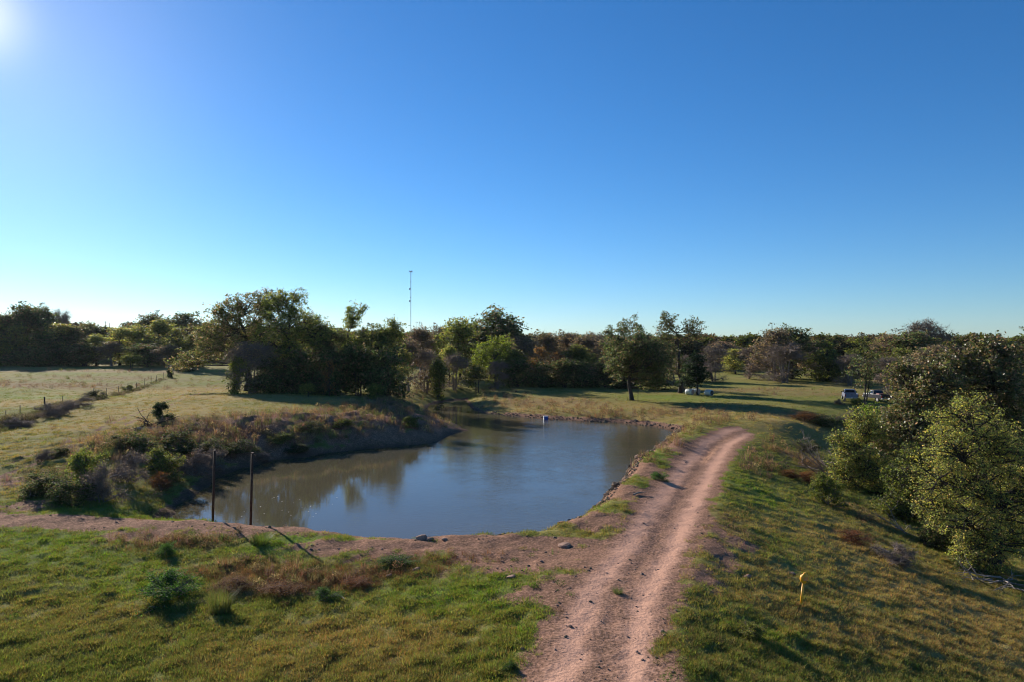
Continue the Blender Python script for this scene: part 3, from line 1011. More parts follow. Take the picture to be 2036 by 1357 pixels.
G_L, G_M, G_R = 'trees along the far edge of the left field', 'trees of the thicket behind the pond', 'trees at the back of the right clearing'
LINE = [
    # left field edge
    ('oak', -30, 620, 185, 90, 'dark tree just beyond the left frame edge of the field', G_L),
    ('oak', 12, 628, 186, 70, 'dark tree at the extreme left end of the field edge', G_L),
    ('oak', 52, 612, 188, 84, 'tallest dark tree at the left end of the field edge', G_L),
    ('oak', 86, 615, 194, 60, 'dark tree right beside the bare-topped tree at the field edge', G_L),
    ('bare', 122, 616, 200, 44, 'leafless tree whose bare branches fan above the field-edge trees', G_L),
    ('gold', 118, 642, 184, 76, 'yellow-tinted rounded tree below the leafless branches', G_L),
    ('olive', 25, 645, 180, 70, 'olive lower tree in front of the tallest dark field-edge tree', G_L),
    ('darkshrub', 100, 668, 178, 70, 'very dark low tree in the middle of the left field edge', G_L),
    ('oak', 152, 652, 186, 60, 'dark tree just left of the dip that shows the utility pole', G_L),
    ('oak', 180, 645, 215, 34, 'small round-headed tree beside the flat roofed building', G_L),
    ('gold', 192, 668, 182, 56, 'olive-gold tree below the flat roofed building', G_L),
    ('gold', 238, 650, 184, 76, 'pale yellow-green tree just right of the utility pole', G_L),
    ('olive', 275, 652, 190, 60, 'olive tree between the pale yellow-green tree and the taller oaks', G_L),
    ('oak', 300, 628, 215, 62, 'round oak rising behind the field-edge trees, left of two', G_L),
    ('oak', 365, 625, 235, 82, 'grey-green oak rising behind the field-edge trees, right of two', G_L),
    ('gold', 318, 640, 186, 72, 'amber-green tree standing in front of the round oak', G_L),
    ('olive', 352, 652, 180, 62, 'olive tree next to the spreading bank oak', G_L),
    ('brown', 222, 682, 177, 56, 'brownish low tree at the foot of the pale yellow-green tree', G_L),
    ('olive', 395, 660, 172, 60, 'olive tree half hidden by the bank oak', G_L),
    ('brown', 335, 690, 172, 60, 'brownish low tree at the foot of the amber-green tree', G_L),
    ('darkshrub', 60, 690, 178, 90, 'dark thicket shrub at the foot of the tallest field-edge tree', G_L),
    ('darkshrub', 165, 690, 178, 80, 'dark thicket shrub under the dip in the field-edge trees', G_L),
    ('darkshrub', 290, 690, 174, 80, 'dark thicket shrub below the olive and amber trees', G_L),
    ('darkshrub', 0, 680, 180, 80, 'dark thicket shrub at the far left frame edge', G_L),
    ('shrub', 262, 708, 166, 32, 'small green shrub standing out in front of the field-edge trees', None),
    ('darkshrub', 372, 704, 160, 40, 'dark shrub under the drooping limbs of the bank oak', None),
    # grove understory on the left bank
    ('bare', 500, 682, 101, 110, 'grey leafless thicket tree in front of the spreading bank oak', None),
    ('darkshrub', 540, 715, 102, 90, 'dark understory shrub below the olive grove tree', 'dark shrubs under the left grove'),
    ('darkshrub', 590, 705, 104, 90, 'dark understory shrub below the dense oak of the grove', 'dark shrubs under the left grove'),
    ('darkshrub', 650, 700, 106, 100, 'dark understory shrub in the deepest shade of the grove', 'dark shrubs under the left grove'),
    ('darkshrub', 710, 700, 108, 90, 'dark understory shrub near the right end of the grove', 'dark shrubs under the left grove'),
    ('darkshrub', 770, 700, 110, 80, 'dark understory shrub at the inlet end of the grove', 'dark shrubs under the left grove'),
    ('orange', 655, 715, 101, 28, 'small bronze-leaved sapling in front of the dark grove', None),
    ('shrub', 472, 722, 98, 44, 'olive shrub with leaning stems at the left foot of the grove', None),
    ('shrub', 612, 765, 97, 26, 'small bright-leaved shrub at the grassy edge of the grove', None),
    ('shrub', 745, 768, 100, 36, 'pale olive shrub at the top of the spur, right of the grove', None),
    # thicket behind the pond
    ('brown', 812, 680, 128, 70, 'brown half-bare tree right of the grove at the inlet', G_M),
    ('gold', 800, 700, 124, 50, 'gold-tinged tree at the inlet next to the grove', G_M),
    ('brown', 835, 655, 160, 70, 'thin brownish tree under the radio mast', G_M),
    ('bare', 845, 700, 130, 80, 'leafless brush tree above the head of the inlet', G_M),
    ('brown', 872, 652, 168, 60, 'thin brownish tree just right of the radio mast gap', G_M),
    ('olive', 915, 640, 160, 90, 'broad olive tree left of the yellow-green willow', G_M),
    ('oak', 985, 622, 170, 120, 'tall dark oak with tufted top behind the yellow-green willow', G_M),
    ('oak', 940, 645, 175, 80, 'dark tree joining the broad olive tree and the tall tufted oak', G_M),
    ('gold', 893, 692, 140, 50, 'gold-leaved small tree left of the willow', G_M),
    ('bare', 905, 705, 136, 60, 'leafless bush at the right of the inlet head', G_M),
    ('shrub', 872, 728, 127, 44, 'yellowish shrub at the head of the inlet', G_M),
    ('brown', 1040, 670, 160, 70, 'brown tree just right of the tall tufted oak', G_M),
    ('olive', 1020, 700, 146, 60, 'olive tree right behind the willow', G_M),
    ('brown', 1080, 664, 172, 80, 'brown-crowned tree in the middle of the thicket', G_M),
    ('orange', 1072, 690, 150, 40, 'amber-leaved small tree in the middle of the thicket', G_M),
    ('orange', 1105, 700, 148, 44, 'orange-leaved small tree, brightest in the thicket', G_M),
    ('brown', 1125, 664, 178, 80, 'brown tree behind the orange-leaved one', G_M),
    ('olive', 1150, 690, 150, 60, 'olive tree between the orange-leaved tree and the lone oak', G_M),
    ('brown', 1165, 668, 170, 80, 'brown tree of the thicket left of the lone oak', G_M),
    ('bare', 1185, 662, 176, 60, 'leafless tree peeping over the thicket left of the lone oak', G_M),
    ('brown', 1205, 680, 165, 70, 'brown tree behind the left half of the lone oak', G_M),
    ('brown', 1250, 690, 160, 80, 'brown tree hidden behind the trunk of the lone oak', G_M),
    ('brown', 1300, 690, 165, 80, 'brown tree behind the right half of the lone oak', G_M),
    ('darkshrub', 1030, 722, 143, 60, 'dark shrub at the thicket foot right of the willow', G_M),
    ('darkshrub', 1075, 725, 143, 64, 'dark shrub at the thicket foot below the amber-leaved tree', G_M),
    ('darkshrub', 1120, 722, 142, 64, 'dark shrub at the thicket foot below the orange-leaved tree', G_M),
    ('darkshrub', 1160, 722, 143, 60, 'dark shrub at the thicket foot left of the lone oak', G_M),
    ('darkshrub', 1205, 725, 142, 70, 'dark shrub at the thicket foot behind the lone oak', G_M),
    ('darkshrub', 1245, 735, 140, 70, 'dark shrub right behind the trunk of the lone oak', G_M),
    ('darkshrub', 1310, 730, 138, 70, 'dark shrub in the shade between the lone oak and the open-crowned oak', G_M),
    ('bare', 990, 722, 138, 50, 'leafless bush at the foot of the willow', G_M),
    ('brown', 1340, 715, 150, 60, 'brown tree behind the open-crowned oak', G_M),
    ('bare', 1360, 708, 134, 50, 'grey leafless bush among the limbs of the open-crowned oak', G_M),
    # right clearing
    ('bare', 1420, 690, 175, 80, 'leafless grey tree at the left end of the right clearing', G_R),
    ('brown', 1440, 680, 230, 80, 'brown tree further back at the left end of the clearing', G_R),
    ('gold', 1462, 695, 210, 50, 'gold-tinged tree at the back of the clearing', G_R),
    ('bare', 1490, 695, 185, 70, 'leafless tree left of the large brown tree of the clearing', G_R),
    ('brown', 1540, 658, 176, 90, 'large brown tree with several trunks in the clearing, left half', G_R),
    ('oak', 1575, 656, 184, 90, 'dark-topped tree leaning against the large brown tree', G_R),
    ('bare', 1560, 685, 170, 100, 'leafless twiggy tree in front of the large brown tree', G_R),
    ('brown', 1600, 682, 200, 60, 'brown tree right of the dark-topped tree', G_R),
    ('olive', 1645, 680, 176, 80, 'olive tree with slim trunks standing alone in the clearing', G_R),
    ('bare', 1620, 695, 186, 50, 'leafless tree left of the olive clearing tree', G_R),
    ('olive', 1718, 676, 168, 74, 'rounded green tree behind the dark bushy tree by the trucks', G_R),
    ('bare', 1690, 706, 160, 60, 'pale leafless tree left of the rounded green tree', G_R),
    ('brown', 1770, 668, 176, 90, 'brown tree at the back, right of the rounded green tree', G_R),
    ('oak', 1815, 662, 170, 90, 'dark tree below the dead bare top', G_R),
    ('bare', 1842, 636, 176, 84, 'dead tree with bare top standing above the right skyline', G_R),
    ('olive', 1790, 700, 150, 80, 'olive tree right behind the dark truck', G_R),
    ('bare', 1765, 715, 118, 60, 'leafless bush tree beside the dark truck', G_R),
    ('brown', 1850, 690, 140, 100, 'brown tree behind the rust-and-green oak', G_R),
    ('bare', 1890, 690, 180, 90, 'leafless tree on the skyline left of the large right-edge oak', G_R),
    ('darkshrub', 1925, 900, 64, 130, 'dark undergrowth behind the left half of the yellow-green elm', None),
    ('darkshrub', 2015, 890, 66, 140, 'dark undergrowth behind the right half of the yellow-green elm', None),
    ('olive', 1985, 830, 76, 150, 'olive tree standing in shade between the elm and the large right-edge oak', None),
    ('darkshrub', 1850, 930, 72, 110, 'dark undergrowth behind the foot of the rust-and-green oak', None),
    ('olive', 1905, 740, 100, 120, 'green tree glimpsed through the right-edge oaks', G_R),
]
for t in LINE:
    if t[6] == G_R and t[1] < 1700:
        t = t[:3] + (t[3] * .9,) + t[4:]
    line_tree(*t)


# ------------------------------------------------------------------ scatter of instances (stuff)
MARKER = ground_hit(1589, 1208)


def make_scatter(name, pts, rot, scl, idx, tint, meshes, mat, label, kind='stuff'):
    pts, rot, scl, idx, tint = [np.asarray(a) for a in (pts, rot, scl, idx, tint)]
    if name not in ('grass', 'distant_woods'):      # nothing tall grows right at the marker post
        kp_ = np.hypot(pts[:, 0] - MARKER[0] + .3, pts[:, 1] - MARKER[1]) > 1.6
        pts, rot, scl, idx, tint = [a[kp_] for a in (pts, rot, scl, idx, tint)]
    me = bpy.data.meshes.new(name)
    n = len(pts)
    me.vertices.add(n)
    me.vertices.foreach_set('co', np.asarray(pts, np.float32).ravel())
    for nm, ty, arr, fld in (('rot', 'FLOAT_VECTOR', rot, 'vector'), ('scl', 'FLOAT_VECTOR', scl, 'vector'), ('pick', 'INT', idx, 'value')):
        a = me.attributes.new(nm, ty, 'POINT')
        a.data.foreach_set(fld, np.asarray(arr, np.int32 if ty == 'INT' else np.float32).ravel())
    a = me.attributes.new('tint', 'FLOAT_COLOR', 'POINT')
    c = np.ones((n, 4), np.float32)
    c[:, :3] = tint
    a.data.foreach_set('color', c.ravel())
    o = link(name, me)
    coll = bpy.data.collections.new(name + '_pieces')
    for i, m in enumerate(meshes):
        if len(m.materials) == 0:
            m.materials.append(mat)
        po = bpy.data.objects.new('%s_piece_%02d' % (name, i), m)
        coll.objects.link(po)
    ng = bpy.data.node_groups.new(name + '_scatter', 'GeometryNodeTree')
    ng.interface.new_socket('Geometry', in_out='INPUT', socket_type='NodeSocketGeometry')
    ng.interface.new_socket('Geometry', in_out='OUTPUT', socket_type='NodeSocketGeometry')
    N = ng.nodes
    gi, go = N.new('NodeGroupInput'), N.new('NodeGroupOutput')
    iop = N.new('GeometryNodeInstanceOnPoints')
    ci = N.new('GeometryNodeCollectionInfo')
    ci.inputs['Collection'].default_value = coll
    ci.inputs['Separate Children'].default_value = True
    ci.inputs['Reset Children'].default_value = True

    def attr(nm, ty):
        x = N.new('GeometryNodeInputNamedAttribute')
        x.data_type = ty
        x.inputs['Name'].default_value = nm
        return x.outputs[0]
    L = ng.links
    L.new(gi.outputs[0], iop.inputs['Points'])
    L.new(ci.outputs[0], iop.inputs['Instance'])
    iop.inputs['Pick Instance'].default_value = True
    L.new(attr('pick', 'INT'), iop.inputs['Instance Index'])
    er = N.new('FunctionNodeEulerToRotation')
    L.new(attr('rot', 'FLOAT_VECTOR'), er.inputs[0])
    L.new(er.outputs[0], iop.inputs['Rotation'])
    L.new(attr('scl', 'FLOAT_VECTOR'), iop.inputs['Scale'])
    L.new(iop.outputs[0], go.inputs[0])
    md = o.modifiers.new('scatter', 'NODES')
    md.node_group = ng
    tag(o, label, kind=kind)
    return o


def tuft_mesh(seed, n, h, spread, width, lean=.5, cols=((.8, .8, .8), (1.2, 1.2, 1.2))):
    g = np.random.default_rng(seed)
    a = g.uniform(0, 6.28, n)
    r = spread * np.sqrt(g.uniform(0, 1, n))
    b = np.stack([np.cos(a) * r, np.sin(a) * r, np.full(n, -.02)], 1)
    dr = np.stack([np.cos(a + g.normal(0, .8, n)), np.sin(a + g.normal(0, .8, n)), np.zeros(n)], 1)
    hh = h * g.uniform(.5, 1.1, n)
    ln = lean * g.uniform(.2, 1.0, n)
    mid = b + dr * (hh * ln * .35)[:, None] + np.array([0, 0, 1]) * (hh * .6)[:, None]
    tip = b + dr * (hh * ln)[:, None] + np.array([0, 0, 1]) * hh[:, None]
    sd = np.cross(dr, [0, 0, 1]) * width
    sd2 = sd * .7
    v = np.stack([b - sd, b + sd, mid + sd2, mid - sd2, tip], 1).reshape(-1, 3)
    o = (np.arange(n) * 5)[:, None]
    q = o + np.array([[0, 1, 2, 3]])
    t = o + np.array([[3, 2, 4]])
    c = g.uniform(cols[0], cols[1], (n, 3))
    return mk_mesh('tuft', v, quads=q, tris=t, face_attr={'leafcol': np.concatenate([c, c])})


def tri_forb(seed, n, h, w, leaf):
    """a low broad-leaved weed: leaf clump with thin stems, colour comes from the tint"""
    g = np.random.default_rng(seed)
    cen = g.normal(0, 1, (n, 3))
    cen /= np.linalg.norm(cen, axis=1)[:, None]
    cen *= g.uniform(.35, 1, (n, 1)) ** .6
    cen = cen * np.array([w / 2, w / 2, h * .55]) + np.array([0, 0, h * .5])
    cen[:, 2] = np.maximum(cen[:, 2], .01)
    return leaf_mesh('forb', cen, leaf * g.uniform(.6, 1.3, n), g.uniform(.7, 1.3, (n, 1)) * np.ones((1, 3)), g)


def fan_points(n, y0, y1, half, g):
    """random ground points, denser towards the viewer as the picture resolves them"""
    y_ = 1.0 / (1.0 / y0 + g.uniform(0, 1, n) * (1.0 / y1 - 1.0 / y0))
    x_ = g.uniform(-half, half, n) * (y_ + 6)
    return x_, y_


gs = np.random.default_rng(123)
# --- short grass
x_, y_ = fan_points(260000, 14, 150, .92, gs)
dirt, dry, lush, weed, track, rd, sd = cover(x_, y_)
dens = fbm(x_, y_, .75, 2, 11.0)
keep = (sd > .5) & (gs.uniform(0, 1, len(x_)) > dirt * 1.05) & (gs.uniform(0, 1, len(x_)) < .62 + dens)
x_, y_, dirt, dry, lush, weed = [a[keep] for a in (x_, y_, dirt, dry, lush, weed)]
z_ = height(x_, y_)
n = len(x_)


def grass_tint(dry, lush, weed, g):
    n = len(dry)
    j = lambda s: g.normal(0, s, n)
    c = np.array(C_GREEN)[None] * np.ones((n, 1))
    mix = lambda c, d, f: c + (np.array(d)[None] - c) * np.clip(f, 0, 1)[:, None]
    c = mix(c, C_LUSH, lush + j(.2))
    c = mix(c, C_DRY, dry * .95 + j(.25))
    c = mix(c, C_WEED, weed * .95 + j(.2))
    return c * g.uniform(.8, 1.35, (n, 1))


sc_ = gs.uniform(.65, 1.35, n) * (1 + np.clip((y_ - 30) / 60, 0, 1.2))
rot_ = np.stack([gs.normal(0, .12, n), gs.normal(0, .12, n), gs.uniform(0, 6.28, n)], 1)
make_scatter('grass', np.stack([x_, y_, z_], 1), rot_, np.stack([sc_, sc_, sc_ * gs.uniform(.6, 1.2, n) * (1 - .4 * sstep(45, 75, y_))], 1), gs.integers(0, 4, n), grass_tint(dry, lush, weed, gs),
             [tuft_mesh(k, 30, .105, .17, .006, 1.0) for k in range(4)], M_TUFT, 'short green and tan pasture grass on the dam and fields')

# --- tall dry grass and weeds on the banks, field edges and shores
x_, y_ = fan_points(110000, 22, 190, .9, gs)
dirt, dry, lush, weed, track, rd, sd = cover(x_, y_)
bank = np.exp(-((sd - 6) / 6) ** 2) * (y_ > 50) * .8
pw = np.clip(weed * .8 + bank + np.maximum(fbm(x_, y_, 9, 3, 90.), 0) * .6 - .35, 0, 1) * sstep(.9, 1.6, sd) * sstep(2.2, 3.4, rd)
keep = gs.uniform(0, 1, len(x_)) < pw * .8
x_, y_, dry, lush, weed = [a[keep] for a in (x_, y_, dry, lush, weed)]
n = len(x_)
tc_ = np.array([C_WEED, (.24, .18, .09), (.12, .125, .045), (.15, .10, .075)])[gs.choice(4, n, p=[.35, .25, .2, .2])] * gs.uniform(.7, 1.3, (n, 1))
sc_ = gs.uniform(.5, 1.3, n) * np.where(y_ > 50, 1.15, .62)
rot_ = np.stack([gs.normal(0, .15, n), gs.normal(0, .15, n), gs.uniform(0, 6.28, n)], 1)
make_scatter('dry_weeds', np.stack([x_, y_, height(x_, y_)], 1), rot_, np.stack([sc_, sc_, sc_], 1), gs.integers(0, 5, n), tc_,
             [tuft_mesh(20 + k, 30, .6, .3, .010, .7) for k in range(3)] + [tri_forb(30 + k, 90, .5, .7, .045) for k in range(2)], M_TUFT,
             'dry brown weeds and tall grass on the banks and field edges')

# --- brush matted over the eroded left bank
x_, y_ = fan_points(26000, 36, 125, .85, gs)
sd = pond_sd(x_, y_)
pw = sstep(.6, 2.0, sd) * sstep(15, 8, sd) * ((x_ < -3) & (y_ > 44)) * np.clip(.55 + fbm(x_, y_, 4.0, 3, 120.) * 1.4, 0, 1)
keep = gs.uniform(0, 1, len(x_)) < pw * .30
x_, y_ = x_[keep], y_[keep]
n = len(x_)
tc_ = np.array([(.08, .09, .035), (.11, .11, .04), (.18, .125, .09), (.19, .145, .115), (.15, .135, .05)])[gs.choice(5, n, p=[.24, .2, .22, .17, .17])] * gs.uniform(.7, 1.3, (n, 1))
sc_ = gs.uniform(.35, 1.0, n)
make_scatter('bank_brush', np.stack([x_, y_, height(x_, y_)], 1), np.stack([np.zeros(n), np.zeros(n), gs.uniform(0, 6.28, n)], 1), np.stack([sc_, sc_, sc_ * gs.uniform(.6, 1.1, n)], 1),
             gs.integers(0, 4, n), tc_, [tri_forb(140 + k, 150, .8, 1.1, .05) for k in range(3)] + [tuft_mesh(150, 60, .9, .4, .012, .7)], M_TUFT, 'matted dark brush and dead weeds on the eroded left bank')

# --- weedy strip along the fence and low rust-brown weeds in front of the dam
f0, f1 = np.array(unproj(-30, 862, 1.3)), np.array(unproj(345, 747, 2.7))
n = 1500
t_ = gs.uniform(0, 1, n) ** 1.4
fp = f0[None] * (1 - t_[:, None]) + f1[None] * t_[:, None]
k_ = np.clip(.55 + fbm(fp[:, 0], fp[:, 1], 5.0, 3, 130.) * 1.6, .15, 1.2) * (1 - .55 * t_)
fp = fp + gs.normal(0, .45, (n, 2)) * np.array([1, .6])
tc_ = np.array([(.09, .09, .04), (.16, .12, .08), (.20, .155, .09), (.12, .12, .05)])[gs.choice(4, n, p=[.3, .3, .2, .2])] * gs.uniform(.7, 1.3, (n, 1))
sc_ = gs.uniform(.7, 1.3, n) * k_ * 1.0
make_scatter('fence_weeds', np.stack([fp[:, 0], fp[:, 1], height(fp[:, 0], fp[:, 1])], 1), np.stack([np.zeros(n), np.zeros(n), gs.uniform(0, 6.28, n)], 1), np.stack([sc_, sc_, sc_], 1),
             gs.integers(0, 3, n), tc_, [tri_forb(170 + k, 130, .7, .9, .05) for k in range(2)] + [tuft_mesh(172, 60, .9, .4, .012, .6)], M_TUFT, 'dark weedy strip growing along the wire fence')
n = 900
wp = np.stack([gs.normal(0, 1, n), gs.normal(0, 1, n)], 1)
cs = np.array([unproj(600, 1155, -.3), unproj(480, 1140, -.3), unproj(740, 1145, -.3), unproj(330, 1085, -.2), unproj(850, 1120, -.2)])
ci_ = gs.choice(5, n, p=[.35, .2, .2, .1, .15])
wp = cs[ci_] + wp * np.array([1.7, .55])
tc_ = np.array([(.17, .085, .045), (.21, .12, .065), (.13, .07, .042), (.16, .13, .06)])[gs.choice(4, n)] * gs.uniform(.7, 1.3, (n, 1))
sc_ = gs.uniform(.35, .9, n)
make_scatter('rust_weeds', np.stack([wp[:, 0], wp[:, 1], height(wp[:, 0], wp[:, 1])], 1), np.stack([np.zeros(n), np.zeros(n), gs.uniform(0, 6.28, n)], 1), np.stack([sc_, sc_, sc_ * .8], 1),
             gs.integers(0, 3, n), tc_, [tri_forb(180 + k, 70, .35, .5, .022) for k in range(2)] + [tuft_mesh(182, 24, .4, .2, .006, .6)], M_TUFT, 'low rust-brown dead weeds on the slope before the dam')

# --- low broad-leaved green weeds close to the dam
x_, y_ = fan_points(9000, 15, 60, .85, gs)
dirt, dry, lush, weed, track, rd, sd = cover(x_, y_)
pw = np.clip(np.maximum(fbm(x_, y_, 3.0, 3, 95.), 0) * 1.4 - .2 + .12 * dirt, 0, 1) * sstep(.8, 1.4, sd) * sstep(1.2, 2.4, rd)
keep = gs.uniform(0, 1, len(x_)) < pw
x_, y_, dirt = x_[keep], y_[keep], dirt[keep]
n = len(x_)
tc_ = np.array([(.08, .13, .03), (.11, .16, .035), (.13, .13, .04), (.15, .095, .055)])[gs.choice(4, n, p=[.4, .25, .2, .15])] * gs.uniform(.7, 1.3, (n, 1))
sc_ = gs.uniform(.25, .75, n)
make_scatter('ground_weeds', np.stack([x_, y_, height(x_, y_)], 1), np.stack([np.zeros(n), np.zeros(n), gs.uniform(0, 6.28, n)], 1), np.stack([sc_, sc_, sc_ * gs.uniform(.4, .8, n)], 1),
             gs.integers(0, 4, n), tc_, [tri_forb(40 + k, 70, .4, .6, .04) for k in range(3)] + [tuft_mesh(160, 9, 1.1, .25, .006, .45)], M_TUFT, 'low broad-leaved weeds in the grass of the dam')

# --- distant woods
gw = np.random.default_rng(321)
nw = 3600
wy = 1.0 / (1.0 / 215 + gw.uniform(0, 1, nw) * (1.0 / 1500 - 1.0 / 215))
wx = gw.uniform(-.95, .95, nw) * wy
kp = ~((wx / wy < -.38) & (wy > 225) & (wy < 420) & (np.abs(wx / wy + .6) < .035)) & ~((wx / wy < -.30) & (wy < 215))
# leave the clearing on the right and the gap at the utility pole open
kp &= ~((wx / wy > .30) & (wx / wy < .62) & (wy < 225))
wx, wy = wx[kp], wy[kp]
nw = len(wx)
wz = height(wx, wy)
wt = np.array([(.9, .86, .80), (1.0, .86, .74), (.75, .82, .62), (.88, .88, .6), (.68, .72, .62)])[gw.choice(5, nw, p=[.3, .2, .2, .1, .2])] * gw.uniform(.7, 1.15, (nw, 1))


def join_tree(pal, seed, per):
    (tm, lm), h, w = proto(10, 8, 11, seed, pal, clusters=170, per=per, leaf=.34, clr=.55, low=.15, twigs=2, twig_r=.05)
    tv = np.empty(len(tm.vertices) * 3, np.float32)
    tm.vertices.foreach_get('co', tv)
    lv = np.empty(len(lm.vertices) * 3, np.float32)
    lm.vertices.foreach_get('co', lv)
    ti = np.empty(len(tm.loops), np.int32)
    tm.loops.foreach_get('vertex_index', ti)
    li_ = np.empty(len(lm.loops), np.int32)
    lm.loops.foreach_get('vertex_index', li_)
    lc = np.empty(len(lm.polygons) * 4, np.float32)
    lm.attributes['leafcol'].data.foreach_get('color', lc)
    tq, lq = ti.reshape(-1, 4), li_.reshape(-1, 4)
    v = np.concatenate([tv.reshape(-1, 3), lv.reshape(-1, 3)])
    c = np.concatenate([np.tile([[.085, .07, .06]], (len(tq), 1)), lc.reshape(-1, 4)[:, :3]])
    return mk_mesh('far_tree', v, quads=np.concatenate([tq, lq + len(tv) // 3]), face_attr={'leafcol': c})


ws_ = gw.uniform(.75, 1.2, nw)
make_scatter('distant_woods', np.stack([wx, wy, wz - .3], 1), np.stack([np.zeros(nw), np.zeros(nw), gw.uniform(0, 6.28, nw)], 1),
             np.stack([ws_ * gw.uniform(.9, 1.4, nw), ws_ * gw.uniform(.9, 1.4, nw), ws_ * .95], 1), gw.integers(0, 4, nw), wt,
             [join_tree('brown', 501, 7), join_tree('olive', 502, 8), join_tree('brown', 503, 4), join_tree('oak', 504, 8)], M_WOODS,
             'brown and olive woods covering the low hills to the horizon')

# ------------------------------------------------------------------ shrubs and weeds one can pick out
SH = {}


def shrub_proto(kind, k, pal, **kw):
    g = np.random.default_rng(900 + k * 31 + sum(map(ord, kind)))
    lob = []
    for i in range(13):
        a, q = g.uniform(0, 6.28), math.sqrt(g.uniform(0, 1))
        r_ = g.uniform(.26, .46)
        lob.append((math.cos(a) * q * .85, math.sin(a) * q * .85, g.uniform(.2, 1.75) * (1 - .5 * q * q), r_, r_, r_ * .8))
    kw.setdefault('clusters', 420)
    me = grow(lob, .035, 900 + k, pal, fork=.05, stems=4, sides=5, **kw)
    SH.setdefault(kind, []).append(me)


for k in range(2):
    shrub_proto('leafy', k, 'olive', per=20, leaf=.055, clr=.15, twig_r=.007)
    shrub_proto('dark', k, 'oak', per=20, leaf=.055, clr=.16, twig_r=.007)
    shrub_proto('grey', k, 'dead', per=5, leaf=.04, clr=.2, twigs=5, twig_r=.008)
    shrub_proto('rust', k, 'rust', per=16, leaf=.028, clr=.2, twigs=2, twig_r=.006)
    shrub_proto('green', k, 'weedgreen', per=22, leaf=.04, clr=.16, twig_r=.006)
shrub_proto('cedar', 0, 'cedar', per=26, leaf=.05, clr=.14, twig_r=.006)
TUS = [tuft_mesh(70 + k, 420, 1.0, .42, .008, .75) for k in range(2)]
M_TUS = {}


def tussock_mat(nm, col):
    if nm not in M_TUS:
        m = leaf_material(nm, .4, .6, .2)
        nt = m.node_tree
        hs = [n for n in nt.nodes if n.type == 'HUE_SAT'][0]
        mu = nt.nodes.new('ShaderNodeMix')
        mu.data_type = 'RGBA'
        mu.blend_type = 'MULTIPLY'
        mu.inputs[0].default_value = 1
        mu.inputs[7].default_value = (*col, 1)
        at = [n for n in nt.nodes if n.type == 'ATTRIBUTE'][0]
        nt.links.new(at.outputs['Color'], mu.inputs[6])
        nt.links.new(mu.outputs[2], hs.inputs['Color'])
        M_TUS[nm] = m
    return M_TUS[nm]


def place_shrub(kind, px, base, top, wpx, label, group=None, name='wild_shrub', cat='shrub'):
    if 400 < px < 720 and base < 915:
        top, wpx = base - (base - top) * .62, wpx * .8
    x, y, z = ground_hit(px, base)
    h = (base - top) * y / FPX
    w = wpx * y / FPX
    var = SH[kind]
    me = var[gp.integers(len(var))]
    r = place_tree(name, me, (x, y, z - .03), (w / 2.3, w / 2.3, h / 2.0), gp.uniform(0, 6.28), label, cat, group, bark=M_RTWIG if kind == 'rust' else M_TWIG, leafmat=M_SHRUB, names=('stems', 'foliage'))
    return r


